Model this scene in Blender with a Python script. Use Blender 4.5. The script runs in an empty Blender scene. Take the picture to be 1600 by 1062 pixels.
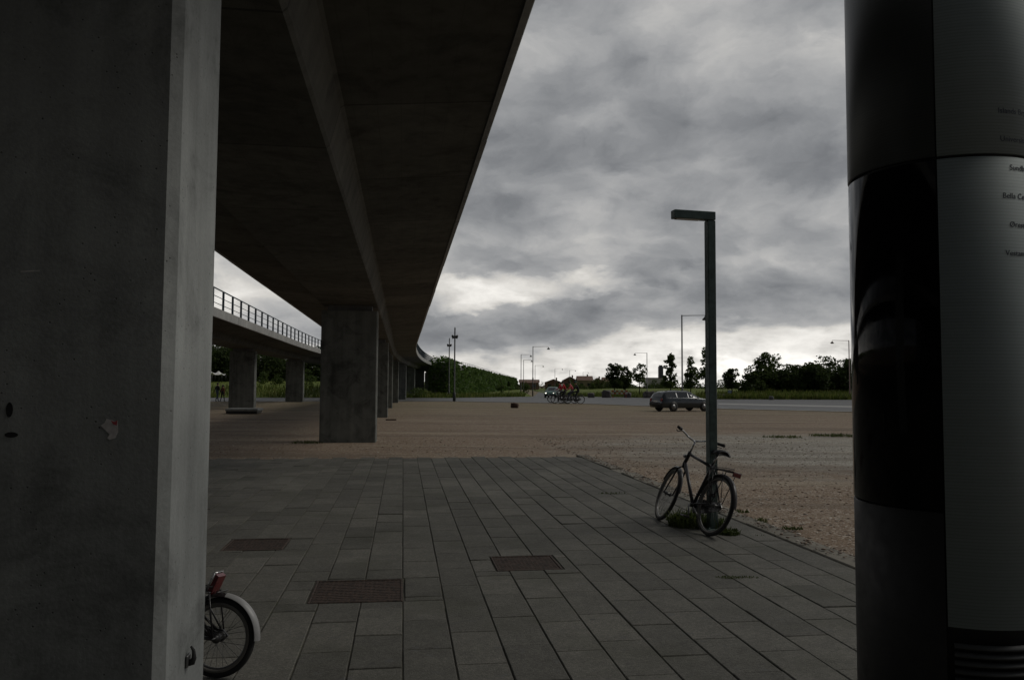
import bpy, bmesh, math, random
from mathutils import Vector, Matrix, noise as mnoise
PI = math.pi
R = math.radians
random.seed(7)
scene = bpy.context.scene
COL = scene.collection

# ------------------------------------------------------------------ camera
H_EYE = 1.67
F_PX = 1250.0
cd = bpy.data.cameras.new("camera")
cd.sensor_width = 36.0
cd.lens = 36.0 * F_PX / 1600.0
cd.clip_start = 0.05
cd.clip_end = 6000
cam = bpy.data.objects.new("camera", cd)
COL.objects.link(cam)
cam.location = (0, 0, H_EYE)
cam.rotation_euler = (R(90 + 3.25), R(-0.35), 0)
scene.camera = cam
CM = cam.rotation_euler.to_matrix()

def ray(px, py):
    return (CM @ Vector(((px - 800) / F_PX, -(py - 531) / F_PX, -1))).normalized()

def gnd(px, py, z=0.0):
    r = ray(px, py)
    t = (z - H_EYE) / r.z
    return Vector((0, 0, H_EYE)) + r * t

def at(px, py, Y):
    r = ray(px, py)
    return Vector((0, 0, H_EYE)) + r * (Y / r.y)

# ------------------------------------------------------------------ tagging
def tag(o, label=None, cat=None, group=None, kind=None):
    if label: o["label"] = label
    if cat: o["category"] = cat
    if group: o["group"] = group
    if kind: o["kind"] = kind
    return o

def empty(name, loc=(0, 0, 0), rot=(0, 0, 0), label=None, cat=None, group=None):
    o = bpy.data.objects.new(name, None)
    o.empty_display_size = 0.2
    COL.objects.link(o)
    o.location = loc
    o.rotation_euler = rot
    return tag(o, label, cat, group)

def copy_tree(o, parent=None):
    c = o.copy()
    COL.objects.link(c)
    c.parent = parent
    for ch in list(o.children):
        copy_tree(ch, c)
    return c

# ------------------------------------------------------------------ mesh builder
class MB:
    def __init__(s):
        s.v, s.f, s.m, s.s, s.uv = [], [], [], [], []
    def add(s, verts, faces, mi=0, smooth=False):
        o = len(s.v)
        s.v += [tuple(p) for p in verts]
        for f in faces:
            s.f.append(tuple(i + o for i in f)); s.m.append(mi); s.s.append(smooth)
        return s
    def box(s, c, d, rz=0.0, mi=0, M=None, bev=0.0):
        x, y, z = d[0] / 2, d[1] / 2, d[2] / 2
        if bev > 0:
            b = min(bev, x * .9, y * .9, z * .9)
            bm = bmesh.new()
            bmesh.ops.create_cube(bm, size=1.0, matrix=Matrix.Diagonal((d[0], d[1], d[2], 1)))
            bmesh.ops.bevel(bm, geom=bm.edges[:], offset=b, segments=1, affect='EDGES')
            vs = [v.co.copy() for v in bm.verts]
            bm.verts.index_update()
            fs = [[v.index for v in f.verts] for f in bm.faces]
            bm.free()
        else:
            vs = [Vector((a * x, b_ * y, c_ * z)) for c_ in (-1, 1) for b_ in (-1, 1) for a in (-1, 1)]
            fs = [(0, 2, 3, 1), (4, 5, 7, 6), (0, 1, 5, 4), (2, 6, 7, 3), (0, 4, 6, 2), (1, 3, 7, 5)]
        if M is None:
            M = Matrix.Rotation(rz, 3, 'Z')
        cc = Vector(c)
        s.add([M @ p + cc for p in vs], fs, mi)
        return s
    def tube(s, pts, r, seg=8, mi=0, closed=False, caps=True, smooth=True):
        pts = [Vector(p) for p in pts]
        n = len(pts)
        rr = r if isinstance(r, (list, tuple)) else [r] * n
        vs, fs = [], []
        up = None
        for i, p in enumerate(pts):
            if closed:
                t = pts[(i + 1) % n] - pts[i - 1]
            else:
                t = pts[min(i + 1, n - 1)] - pts[max(i - 1, 0)]
            t.normalize()
            if up is None:
                up = Vector((0, 0, 1)) if abs(t.z) < .9 else Vector((1, 0, 0))
            a = t.cross(up); a.normalize()
            b = a.cross(t); b.normalize()
            up = b
            for k in range(seg):
                w = 2 * PI * k / seg
                vs.append(p + (a * math.cos(w) + b * math.sin(w)) * rr[i])
        m = n if closed else n - 1
        for i in range(m):
            for k in range(seg):
                j = (i + 1) % n
                fs.append((i * seg + k, i * seg + (k + 1) % seg, j * seg + (k + 1) % seg, j * seg + k))
        if caps and not closed:
            fs.append(tuple(range(seg))[::-1])
            fs.append(tuple((n - 1) * seg + k for k in range(seg)))
        s.add(vs, fs, mi, smooth)
        return s
    def bar(s, a, b, r, seg=8, mi=0, r2=None):
        return s.tube([a, b], [r, r if r2 is None else r2], seg, mi)
    def lathe(s, prof, seg=24, M=None, mi=0, a0=0.0, a1=2 * PI, smooth=True):
        full = abs(a1 - a0 - 2 * PI) < 1e-6
        n = seg if full else seg + 1
        vs = []
        for (r, z) in prof:
            for k in range(n):
                a = a0 + (a1 - a0) * k / seg
                p = Vector((r * math.cos(a), r * math.sin(a), z))
                vs.append(M @ p if M else p)
        fs = []
        for i in range(len(prof) - 1):
            for k in range(seg):
                k2 = (k + 1) % n
                fs.append((i * n + k, i * n + k2, (i + 1) * n + k2, (i + 1) * n + k))
        s.add(vs, fs, mi, smooth)
        return s
    def prism(s, poly, z0, z1, M=None, mi=0):
        n = len(poly)
        vs = [Vector((x, y, z0)) for x, y in poly] + [Vector((x, y, z1)) for x, y in poly]
        if M: vs = [M @ p for p in vs]
        fs = [tuple(range(n))[::-1], tuple(range(n, 2 * n))]
        for i in range(n):
            j = (i + 1) % n
            fs.append((i, j, n + j, n + i))
        s.add(vs, fs, mi)
        return s
    def ball(s, c, r, mi=0, seg=10, rings=6, sc=(1, 1, 1), rot=None):
        vs, fs = [], []
        for i in range(rings + 1):
            th = PI * i / rings
            for k in range(seg):
                a = 2 * PI * k / seg
                p = Vector((math.sin(th) * math.cos(a) * sc[0], math.sin(th) * math.sin(a) * sc[1], math.cos(th) * sc[2])) * r
                if rot: p = rot @ p
                vs.append(p + Vector(c))
        for i in range(rings):
            for k in range(seg):
                fs.append((i * seg + k, (i + 1) * seg + k, (i + 1) * seg + (k + 1) % seg, i * seg + (k + 1) % seg))
        s.add(vs, fs, mi, True)
        return s
    def build(s, name, mats, parent=None, loc=None, rot=None):
        me = bpy.data.meshes.new(name)
        me.from_pydata(s.v, [], s.f)
        if not isinstance(mats, (list, tuple)): mats = [mats]
        for m in mats: me.materials.append(m)
        me.polygons.foreach_set("material_index", s.m)
        me.polygons.foreach_set("use_smooth", s.s)
        me.update()
        o = bpy.data.objects.new(name, me)
        COL.objects.link(o)
        if parent is not None: o.parent = parent
        if loc is not None: o.location = loc
        if rot is not None: o.rotation_euler = rot
        return o

# ------------------------------------------------------------------ node helper
class NT:
    def __init__(s, tree):
        s.t = tree; s.N = tree.nodes; s.L = tree.links
    def n(s, typ, ins=None, **kw):
        nd = s.N.new(typ)
        for k, v in kw.items(): setattr(nd, k, v)
        if ins:
            for k, v in ins.items(): s.set(nd.inputs[k], v)
        return nd
    def set(s, sock, v):
        if isinstance(v, bpy.types.NodeSocket): s.L.new(v, sock)
        elif isinstance(v, bpy.types.Node): s.L.new(v.outputs[0], sock)
        else: sock.default_value = v
    def math(s, op, a, b=0.0, c=0.0, clamp=False):
        nd = s.N.new('ShaderNodeMath'); nd.operation = op; nd.use_clamp = clamp
        s.set(nd.inputs[0], a); s.set(nd.inputs[1], b); s.set(nd.inputs[2], c)
        return nd.outputs[0]
    def vmath(s, op, a, b=(0, 0, 0)):
        nd = s.N.new('ShaderNodeVectorMath'); nd.operation = op
        s.set(nd.inputs[0], a); s.set(nd.inputs[1], b)
        return nd.outputs[0]
    def noise(s, vec, scale, detail=4.0, rough=.5, dist=0.0):
        nd = s.N.new('ShaderNodeTexNoise')
        s.set(nd.inputs['Vector'], vec); nd.inputs['Scale'].default_value = scale
        nd.inputs['Detail'].default_value = detail; nd.inputs['Roughness'].default_value = rough
        nd.inputs['Distortion'].default_value = dist
        return nd.outputs['Fac']
    def ramp(s, fac, stops, interp='LINEAR'):
        nd = s.N.new('ShaderNodeValToRGB'); nd.color_ramp.interpolation = interp
        el = nd.color_ramp.elements
        while len(el) < len(stops): el.new(.5)
        for e, (p, c) in zip(el, stops):
            e.position = p
            e.color = (c, c, c, 1) if isinstance(c, (int, float)) else (*c, 1)
        s.set(nd.inputs[0], fac)
        return nd.outputs[0]
    def maprange(s, v, a, b, c=0.0, d=1.0):
        nd = s.N.new('ShaderNodeMapRange')
        s.set(nd.inputs[0], v)
        for i, x in enumerate((a, b, c, d)): nd.inputs[i + 1].default_value = x
        return nd.outputs[0]
    def mix(s, fac, a, b, blend='MIX'):
        nd = s.N.new('ShaderNodeMix'); nd.data_type = 'RGBA'; nd.blend_type = blend
        s.set(nd.inputs[0], fac)
        s.set(nd.inputs[6], (*a, 1) if isinstance(a, tuple) and len(a) == 3 else a)
        s.set(nd.inputs[7], (*b, 1) if isinstance(b, tuple) and len(b) == 3 else b)
        return nd.outputs[2]

def newmat(name):
    m = bpy.data.materials.new(name); m.use_nodes = True
    m.node_tree.nodes.clear()
    t = NT(m.node_tree)
    out = t.n('ShaderNodeOutputMaterial')
    b = t.n('ShaderNodeBsdfPrincipled')
    t.L.new(b.outputs[0], out.inputs[0])
    return m, t, b

def ocoord(t, sc=(1, 1, 1), rnd=True):
    tc = t.n('ShaderNodeTexCoord').outputs['Object']
    if rnd:
        oi = t.n('ShaderNodeObjectInfo').outputs['Random']
        tc = t.vmath('ADD', tc, t.vmath('SCALE', (37.0, 91.0, 53.0)) if False else t.n('ShaderNodeCombineXYZ', {0: t.math('MULTIPLY', oi, 37.0), 1: t.math('MULTIPLY', oi, 91.0), 2: t.math('MULTIPLY', oi, 13.0)}).outputs[0])
    if sc != (1, 1, 1):
        tc = t.vmath('MULTIPLY', tc, sc)
    return tc

def simple(name, col, rough=.5, metal=0.0, var=.25, scale=6.0, bump=0.0, bscale=60.0, emit=None, spec=.5, coat=0.0):
    m, t, b = newmat(name)
    c = ocoord(t)
    n = t.noise(c, scale, 5, .6)
    lo = tuple(x * (1 - var) for x in col); hi = tuple(min(1, x * (1 + var)) for x in col)
    t.set(b.inputs['Base Color'], t.mix(t.maprange(n, .3, .7), lo, hi))
    t.set(b.inputs['Roughness'], t.maprange(t.noise(c, scale * 3, 3), .3, .7, max(.02, rough - .08), min(1, rough + .08)))
    b.inputs['Metallic'].default_value = metal
    b.inputs['Specular IOR Level'].default_value = spec
    b.inputs['Coat Weight'].default_value = coat
    if bump:
        bp = t.n('ShaderNodeBump', {'Height': t.noise(c, bscale, 4, .6), 'Strength': bump, 'Distance': .01})
        t.L.new(bp.outputs[0], b.inputs['Normal'])
    if emit:
        b.inputs['Emission Color'].default_value = (*emit[0], 1); b.inputs['Emission Strength'].default_value = emit[1]
    return m

def concrete(name, base, stain=.5, boards=False):
    m, t, b = newmat(name)
    c = ocoord(t)
    big = t.noise(c, .55, 6, .62, .4)
    mid = t.noise(c, 3.2, 6, .65)
    streak = t.noise(t.vmath('MULTIPLY', c, (5.0, 5.0, .35)), 1.0, 5, .6)
    fine = t.noise(c, 70.0, 3, .6)
    v = t.math('ADD', t.math('MULTIPLY', t.maprange(big, .3, .7), .45), t.math('MULTIPLY', t.maprange(mid, .25, .75), .3))
    v = t.math('ADD', v, t.math('MULTIPLY', t.maprange(streak, .3, .7), .35))
    v = t.math('ADD', v, t.math('MULTIPLY', t.math('SUBTRACT', fine, .5), .35))
    blot = t.noise(c, 1.5, 8, .72, .8)
    v = t.math('SUBTRACT', v, t.math('MULTIPLY', t.maprange(blot, .5, .66), .38))
    lo = tuple(x * (1 - stain) for x in base)
    hi = tuple(x * (1 + stain * .45) for x in base)
    col = t.mix(t.maprange(v, .1, 1.0), lo, hi)
    vor = t.n('ShaderNodeTexVoronoi', {'Vector': c, 'Scale': 34.0}, feature='F1')
    pore = t.maprange(vor.outputs['Distance'], .06, .13, 0.0, 1.0)
    pm = t.math('MAXIMUM', pore, t.maprange(t.noise(c, 6.0, 2), .5, .56, 1.0, 0.0))
    col = t.mix(pm, tuple(x * .25 for x in base), col)
    if boards:
        uv = t.n('ShaderNodeUVMap').outputs[0]
        sx = t.n('ShaderNodeSeparateXYZ', {0: uv})
        fr = t.math('FRACT', t.math('DIVIDE', sx.outputs[0], 2.9))
        line = t.math('LESS_THAN', fr, .010)
        cell = t.math('FLOOR', t.math('DIVIDE', sx.outputs[0], 2.9))
        wn = t.n('ShaderNodeTexWhiteNoise', {'W': cell}, noise_dimensions='1D')
        tone = t.maprange(wn.outputs[0], 0, 1, .82, 1.18)
        col = t.mix(1.0, col, t.n('ShaderNodeCombineColor', {0: tone, 1: tone, 2: tone}).outputs[0], 'MULTIPLY')
        plank = t.math('LESS_THAN', t.math('FRACT', t.math('DIVIDE', sx.outputs[1], .24)), .05)
        col = t.mix(t.math('MULTIPLY', plank, .25), col, tuple(x * .45 for x in base))
        col = t.mix(t.math('MULTIPLY', line, .75), col, tuple(x * .25 for x in base))
    t.set(b.inputs['Base Color'], col)
    b.inputs['Roughness'].default_value = .88
    b.inputs['Specular IOR Level'].default_value = .25
    bp = t.n('ShaderNodeBump', {'Height': t.math('ADD', t.math('MULTIPLY', pm, .6), t.math('ADD', t.math('MULTIPLY', mid, .5), t.math('MULTIPLY', fine, .25))), 'Strength': .35, 'Distance': .012})
    t.L.new(bp.outputs[0], b.inputs['Normal'])
    return m

def foliage(name, c1, c2, c3=None):
    m, t, b = newmat(name)
    g = t.n('ShaderNodeNewGeometry')
    rnd = g.outputs['Random Per Island']
    stops = [(0.0, c1), (.6, c2), (1.0, c3 or c2)]
    col = t.ramp(rnd, stops)
    cl = t.noise(ocoord(t), .9, 2)
    col = t.mix(t.maprange(cl, .35, .65, .0, .55), col, c1)
    t.set(b.inputs['Base Color'], col)
    b.inputs['Roughness'].default_value = .6
    b.inputs['Specular IOR Level'].default_value = .25
    tr = t.n('ShaderNodeBsdfTranslucent'); t.set(tr.inputs[0], col)
    ms = t.n('ShaderNodeMixShader', {0: .45})
    t.L.new(b.outputs[0], ms.inputs[1]); t.L.new(tr.outputs[0], ms.inputs[2])
    out = [n for n in t.N if n.type == 'OUTPUT_MATERIAL'][0]
    t.L.new(ms.outputs[0], out.inputs[0])
    return m

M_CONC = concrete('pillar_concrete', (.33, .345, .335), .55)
M_CONC_SHADE = concrete('shaded_pillar_concrete', (.19, .20, .185), .65)  # darker copy of pillar concrete: shade on the far fronts put into the colour
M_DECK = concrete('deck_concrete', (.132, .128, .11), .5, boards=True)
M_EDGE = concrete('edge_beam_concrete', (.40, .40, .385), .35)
M_PLINTH = concrete('plinth_concrete', (.2, .2, .2), .4)
M_RAIL = simple('railing_steel', (.10, .13, .15), .45, .6)
M_LAMP = simple('lamp_green_grey_steel', (.055, .085, .08), .42, .3, var=.35, scale=14, bump=.1)
M_LAMPLENS = simple('lamp_lens', (.5, .5, .48), .3)
M_POLE = simple('pole_dark_steel', (.045, .047, .047), .5, .3)
M_POLEBROWN = simple('pole_brown', (.15, .10, .085), .55, .2)
M_BLACK = simple('black_paint', (.018, .017, .018), .32, .0)
M_FRAME = simple('bike_frame_paint', (.016, .013, .014), .4, .0, coat=.1)
M_RUBBER = simple('tyre_rubber', (.02, .02, .02), .8)
M_GREYRUBBER = simple('tyre_sidewall', (.17, .16, .145), .8)
M_CHROME = simple('bike_chrome', (.5, .5, .5), .25, 1.0, var=.1)
M_STEEL = simple('bike_steel', (.16, .16, .16), .45, .8, var=.2)
M_SADDLE = simple('saddle_black', (.02, .02, .022), .45)
M_RED = simple('red_reflector', (.11, .006, .008), .2, spec=.8)
M_REDPLASTIC = simple('red_rack_plastic', (.22, .012, .018), .35)
M_WHITEPAINT = simple('pale_fender_paint', (.29, .29, .29), .4, var=.15)
M_LOCK = simple('lock_plastic', (.02, .022, .025), .5)

# rusty grates
def rustmat():
    m, t, b = newmat('rusted_iron')
    c = ocoord(t)
    n = t.noise(c, 22, 6, .7)
    vs_ = t.n('ShaderNodeTexVoronoi', {'Vector': c, 'Scale': 55.0})
    n = t.math('ADD', t.math('MULTIPLY', n, .65), t.math('MULTIPLY', t.n('ShaderNodeSeparateColor', {0: vs_.outputs['Color']}).outputs[0], .35))
    t.set(b.inputs['Base Color'], t.ramp(n, [(.3, (.016, .012, .010)), (.5, (.046, .030, .022)), (.7, (.080, .052, .038))]))
    b.inputs['Roughness'].default_value = .85
    bp = t.n('ShaderNodeBump', {'Height': n, 'Strength': .5, 'Distance': .004}); t.L.new(bp.outputs[0], b.inputs['Normal'])
    return m
M_RUST = rustmat()
M_PIT = simple('pit_soil', (.02, .018, .016), .95)

# paving
def pavemat():
    m, t, b = newmat('paving_slab_concrete')
    g = t.n('ShaderNodeNewGeometry')
    rnd = g.outputs['Random Per Island']
    c = t.n('ShaderNodeTexCoord').outputs['Object']
    big = t.noise(c, .5, 5, .6)
    mid = t.noise(c, 5, 6, .65)
    fine = t.noise(c, 140, 3, .7)
    v = t.math('ADD', t.math('MULTIPLY', rnd, .42), t.math('ADD', t.math('MULTIPLY', t.maprange(big, .3, .7), .4), t.math('MULTIPLY', t.maprange(mid, .3, .7), .3)))
    grit = t.n('ShaderNodeTexVoronoi', {'Vector': c, 'Scale': 75.0})
    gcol = t.n('ShaderNodeSeparateColor', {0: grit.outputs['Color']}).outputs[0]
    v = t.math('ADD', v, t.math('ADD', t.math('MULTIPLY', t.math('SUBTRACT', fine, .5), 1.1), t.math('MULTIPLY', t.math('SUBTRACT', gcol, .5), .5)))
    col = t.ramp(t.maprange(v, -.1, 1.4), [(0, (.048, .047, .040)), (.5, (.112, .109, .095)), (1.0, (.21, .202, .172))])
    spots = t.maprange(t.noise(c, 9, 2), .66, .7)
    col = t.mix(t.math('MULTIPLY', spots, .6), col, (.10, .10, .098))
    moss = t.math('MULTIPLY', t.maprange(t.noise(c, 1.1, 6, .65), .5, .68), .5)
    col = t.mix(moss, col, (.062, .064, .045))
    gum = t.maprange(t.n('ShaderNodeTexVoronoi', {'Vector': c, 'Scale': 1.9}).outputs['Distance'], .035, .05, .6, 0.0)
    col = t.mix(gum, col, (.05, .05, .05))
    t.set(b.inputs['Base Color'], col)
    b.inputs['Roughness'].default_value = .82
    b.inputs['Specular IOR Level'].default_value = .3
    bp = t.n('ShaderNodeBump', {'Height': t.math('ADD', t.math('MULTIPLY', grit.outputs['Distance'], -.6), t.math('ADD', fine, mid)), 'Strength': .5, 'Distance': .008})
    t.L.new(bp.outputs[0], b.inputs['Normal'])
    return m
M_PAVE = pavemat()

def jointmat():
    m, t, b = newmat('joint_soil')
    c = t.n('ShaderNodeTexCoord').outputs['Object']
    n = t.noise(c, 2.2, 5, .65)
    t.set(b.inputs['Base Color'], t.ramp(n, [(.33, (.022, .020, .015)), (.47, (.045, .042, .032)), (.58, (.09, .085, .065)), (.68, (.04, .055, .02))]))
    b.inputs['Roughness'].default_value = .95
    return m
M_JOINT = jointmat()

def gravelmat():
    m, t, b = newmat('brown_gravel')
    c = t.n('ShaderNodeTexCoord').outputs['Object']
    v1 = t.n('ShaderNodeTexVoronoi', {'Vector': c, 'Scale': 42.0, 'Randomness': 1.0})
    v2 = t.n('ShaderNodeTexVoronoi', {'Vector': c, 'Scale': 9.0})
    s1 = t.n('ShaderNodeSeparateColor', {0: v1.outputs['Color']})
    s2 = t.n('ShaderNodeSeparateColor', {0: v2.outputs['Color']})
    big = t.noise(c, .13, 6, .6, .6)
    mid = t.noise(c, .9, 6, .65)
    dirt = t.mix(t.maprange(big, .35, .65), (.172, .122, .081), (.25, .184, .127))
    stone = t.ramp(s1.outputs[0], [(0, (.105, .073, .048)), (.4, (.21, .147, .098)), (.75, (.30, .232, .165)), (1, (.60, .56, .5))])
    col = t.mix(t.maprange(t.noise(c, 3.0, 4, .6), .3, .6, .25, .95), dirt, stone)
    # pale grey stones raked into a patch by the lamp
    pv = t.vmath('MULTIPLY', t.vmath('SUBTRACT', c, (9.5, 22.0, 0.0)), (1 / 8.5, 1 / 8.0, 0.0))
    pd = t.n('ShaderNodeVectorMath', {0: pv}, operation='LENGTH').outputs['Value']
    pm = t.maprange(t.math('ADD', pd, t.math('MULTIPLY', t.math('SUBTRACT', mid, .5), 1.3)), .55, 1.05, 1.0, 0.0)
    grey = t.ramp(s1.outputs[1], [(0, (.16, .15, .125)), (.5, (.31, .293, .25)), (1, (.6, .57, .5))])
    grey = t.mix(t.maprange(s2.outputs[0], 0, 1, 0, .35), grey, (.13, .12, .105))
    col = t.mix(t.math('MULTIPLY', pm, .95), col, grey)
    # thin strip of pale grit
    damp = t.maprange(t.noise(t.vmath('MULTIPLY', c, (.25, 1.0, 1.0)), .35, 5, .6), .52, .66)
    col = t.mix(t.math('MULTIPLY', damp, .6), col, (.13, .10, .075))
    pale = t.maprange(t.noise(t.vmath('MULTIPLY', c, (.16, 1.0, 1.0)), .55, 6, .65), .54, .66)
    col = t.mix(t.math('MULTIPLY', pale, .5), col, (.40, .35, .265))
    rut = t.maprange(t.noise(t.vmath('ADD', t.vmath('MULTIPLY', c, (.05, .8, 1.0)), (5.0, 3.0, 0.0)), 1.1, 3, .5, .4), .57, .60)
    col = t.mix(t.math('MULTIPLY', rut, .35), col, (.12, .095, .07))
    gm = t.maprange(t.noise(c, .45, 6, .7), .62, .74)
    col = t.mix(t.math('MULTIPLY', gm, .6), col, (.12, .13, .06))
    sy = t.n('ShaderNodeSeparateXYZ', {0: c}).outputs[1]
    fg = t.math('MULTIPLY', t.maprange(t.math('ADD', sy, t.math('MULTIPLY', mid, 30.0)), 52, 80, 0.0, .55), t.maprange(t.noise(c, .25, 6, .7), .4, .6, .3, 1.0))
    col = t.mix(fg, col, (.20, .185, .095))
    t.set(b.inputs['Base Color'], col)
    b.inputs['Roughness'].default_value = .9
    b.inputs['Specular IOR Level'].default_value = .25
    h = t.math('ADD', t.math('MULTIPLY', v1.outputs['Distance'], -1.0), t.math('MULTIPLY', mid, 1.2))
    bp = t.n('ShaderNodeBump', {'Height': h, 'Strength': .5, 'Distance': .02}); t.L.new(bp.outputs[0], b.inputs['Normal'])
    return m
M_GRAVEL = gravelmat()

def stonemat():
    m, t, b = newmat('loose_stones')
    g = t.n('ShaderNodeNewGeometry')
    t.set(b.inputs['Base Color'], t.ramp(g.outputs['Random Per Island'], [(0, (.16, .115, .085)), (.4, (.25, .185, .14)), (.8, (.36, .31, .26)), (1, (.6, .56, .5))]))
    b.inputs['Roughness'].default_value = .9
    return m
M_STONE = stonemat()

def asphaltmat():
    m, t, b = newmat('wet_asphalt')
    c = t.n('ShaderNodeTexCoord').outputs['Object']
    n = t.noise(t.vmath('MULTIPLY', c, (.12, 1, 1)), .7, 5, .65)
    t.set(b.inputs['Base Color'], t.mix(t.maprange(n, .35, .65), (.075, .077, .078), (.15, .15, .148)))
    t.set(b.inputs['Roughness'], t.maprange(n, .35, .65, .45, .8))
    return m
M_ASPH = asphaltmat()
M_ROADEDGE = simple('pale_road_edging', (.36, .36, .34), .7, var=.2, scale=.8)

def grassmat(name, a, b_, c_):
    m, t, b = newmat(name)
    c = t.n('ShaderNodeTexCoord').outputs['Object']
    n = t.noise(t.vmath('MULTIPLY', c, (.5, .35, 1)), .35, 8, .7)
    f = t.noise(c, 9, 4, .7)
    v = t.math('ADD', t.math('MULTIPLY', n, .7), t.math('MULTIPLY', f, .3))
    t.set(b.inputs['Base Color'], t.ramp(v, [(.35, a), (.5, b_), (.68, c_)]))
    b.inputs['Roughness'].default_value = .85
    b.inputs['Specular IOR Level'].default_value = .2
    bp = t.n('ShaderNodeBump', {'Height': f, 'Strength': .8, 'Distance': .15}); t.L.new(bp.outputs[0], b.inputs['Normal'])
    return m
M_GRASS = grassmat('rough_grass', (.075, .10, .022), (.13, .17, .03), (.20, .20, .06))
M_BLADE = foliage('grass_blades', (.065, .098, .02), (.15, .19, .038), (.24, .23, .08))
M_WEED = foliage('weed_leaves', (.035, .055, .014), (.075, .105, .022), (.12, .13, .04))
M_LEAFD = foliage('dark_leaves', (.034, .052, .016), (.066, .10, .028), (.10, .13, .04))
M_LEAFM = foliage('mid_leaves', (.052, .082, .022), (.095, .145, .034), (.14, .175, .05))
M_LEAFI = foliage('ivy_leaves', (.055, .098, .024), (.10, .175, .04), (.14, .20, .055))
M_BARK = simple('bark', (.06, .05, .042), .9, var=.4, scale=9)

# ------------------------------------------------------------------ world & sun
SUN_EL, SUN_AZ = R(46), R(80)        # azimuth measured from the view direction (+Y) to the right (+X)
def make_world():
    w = bpy.data.worlds.new("World"); scene.world = w; w.use_nodes = True
    w.node_tree.nodes.clear()
    t = NT(w.node_tree)
    out = t.n('ShaderNodeOutputWorld'); bg = t.n('ShaderNodeBackground')
    t.L.new(bg.outputs[0], out.inputs[0])
    sky = t.n('ShaderNodeTexSky', sky_type='NISHITA')
    sky.sun_disc = False; sky.sun_elevation = SUN_EL; sky.sun_rotation = SUN_AZ
    d = t.n('ShaderNodeTexCoord').outputs['Generated']
    s = t.n('ShaderNodeSeparateXYZ', {0: d})
    x, y, z = s.outputs
    zc = t.math('MAXIMUM', z, 0.0)
    q = t.math('ADD', zc, .36)
    p = t.n('ShaderNodeCombineXYZ', {0: t.math('DIVIDE', x, q), 1: t.math('DIVIDE', y, q), 2: 0.0}).outputs[0]
    p = t.vmath('ADD', p, (SKX, SKY_, 0.0))
    warp = t.noise(p, 1.6, 3, .5); warp2 = t.noise(t.vmath('ADD', p, (7.3, 2.1, 0.0)), 1.6, 3, .5)
    pw = t.vmath('ADD', p, t.n('ShaderNodeCombineXYZ', {0: t.math('MULTIPLY', warp, .22), 1: t.math('MULTIPLY', warp2, .22), 2: 0.0}).outputs[0])
    big = t.noise(pw, 1.5, 3, .5)
    fr_ = t.noise(pw, 6.0, 7, .6)
    pv_ = t.vmath('ADD', pw, t.n('ShaderNodeCombineXYZ', {0: t.math('MULTIPLY', fr_, .15), 1: t.math('MULTIPLY', t.noise(t.vmath('ADD', pw, (3.3, 9.1, 0.0)), 6.0, 7, .6), .20), 2: 0.0}).outputs[0])
    vo = t.n('ShaderNodeTexVoronoi', {'Vector': pv_, 'Scale': 4.9, 'Smoothness': .8}, voronoi_dimensions='2D', feature='SMOOTH_F1')
    vo2 = t.n('ShaderNodeTexVoronoi', {'Vector': pv_, 'Scale': 11.5, 'Smoothness': .8}, voronoi_dimensions='2D', feature='SMOOTH_F1')
    puff = t.math('ADD', t.math('MULTIPLY', vo.outputs['Distance'], 1.0), t.math('ADD', t.math('MULTIPLY', vo2.outputs['Distance'], .35), t.math('MULTIPLY', fr_, .22)))
    wisps = t.noise(pv_, 13.0, 6, .6)
    # band structure with height, edges broken up by noise
    flat = t.noise(t.vmath('MULTIPLY', d, (1.0, 1.0, 3.0)), 4.6, 6, .55, .2)
    flat2 = t.noise(t.vmath('MULTIPLY', d, (1.0, 1.0, 2.2)), 16.0, 7, .6, .15)
    side = t.math('MAXIMUM', -.03, t.math('MINIMUM', t.math('MULTIPLY', t.math('SUBTRACT', x, .08), .13), .018))
    e = t.math('ADD', zc, t.math('ADD', t.math('MULTIPLY', t.math('SUBTRACT', flat, .5), .11), t.math('MULTIPLY', t.math('SUBTRACT', flat2, .5), .06)))
    e = t.math('SUBTRACT', e, side)
    base = t.ramp(t.maprange(e, -.02, .5), [(0.0, .90), (.09, .82), (.14, .66), (.172, .33), (.20, .25), (.25, .285), (.30, .35), (.40, .315), (.48, .26), (.62, .27), (.74, .33), (.86, .34), (.93, .26), (1.0, OVER)])
    base = t.n('ShaderNodeSeparateColor', {0: base}).outputs[0]
    # a brighter torn gap left of the middle
    gx = t.math('DIVIDE', t.math('SUBTRACT', x, -.02), .17); gz_ = t.math('DIVIDE', t.math('SUBTRACT', e, .133), .024)
    gd = t.math('ADD', t.math('MULTIPLY', gx, gx), t.math('MULTIPLY', gz_, gz_))
    base = t.math('ADD', base, t.math('MULTIPLY', t.maprange(gd, 0.0, 1.3, 1.0, 0.0), .26))
    lw = t.math('MULTIPLY', t.maprange(x, -.14, -.32, 0.0, .26), t.maprange(e, .24, .14, 0.0, 1.0))
    base = t.math('ADD', base, lw)
    pf = t.math('ADD', t.math('MULTIPLY', t.math('SUBTRACT', puff, PUFM), 1.1), t.math('ADD', t.math('MULTIPLY', t.math('SUBTRACT', big, .5), .95), t.math('MULTIPLY', t.math('SUBTRACT', wisps, .5), .8)))
    pfm = t.math('POWER', 2.718, pf)
    val = t.math('MULTIPLY', base, t.math('DIVIDE', t.math('MULTIPLY', pfm, 1.28), t.math('ADD', 1.0, t.math('MULTIPLY', pfm, .28))))
    low = t.maprange(e, .02, .10, 1.0, 0.0)
    lowpf = t.math('ADD', .42, t.math('MULTIPLY', t.maprange(t.math('ADD', t.math('MULTIPLY', flat2, .6), t.math('MULTIPLY', t.noise(t.vmath('MULTIPLY', d, (1.0, 1.0, 4.0)), 7.0, 8, .6, .1), .4)), .36, .62), .85))
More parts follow.
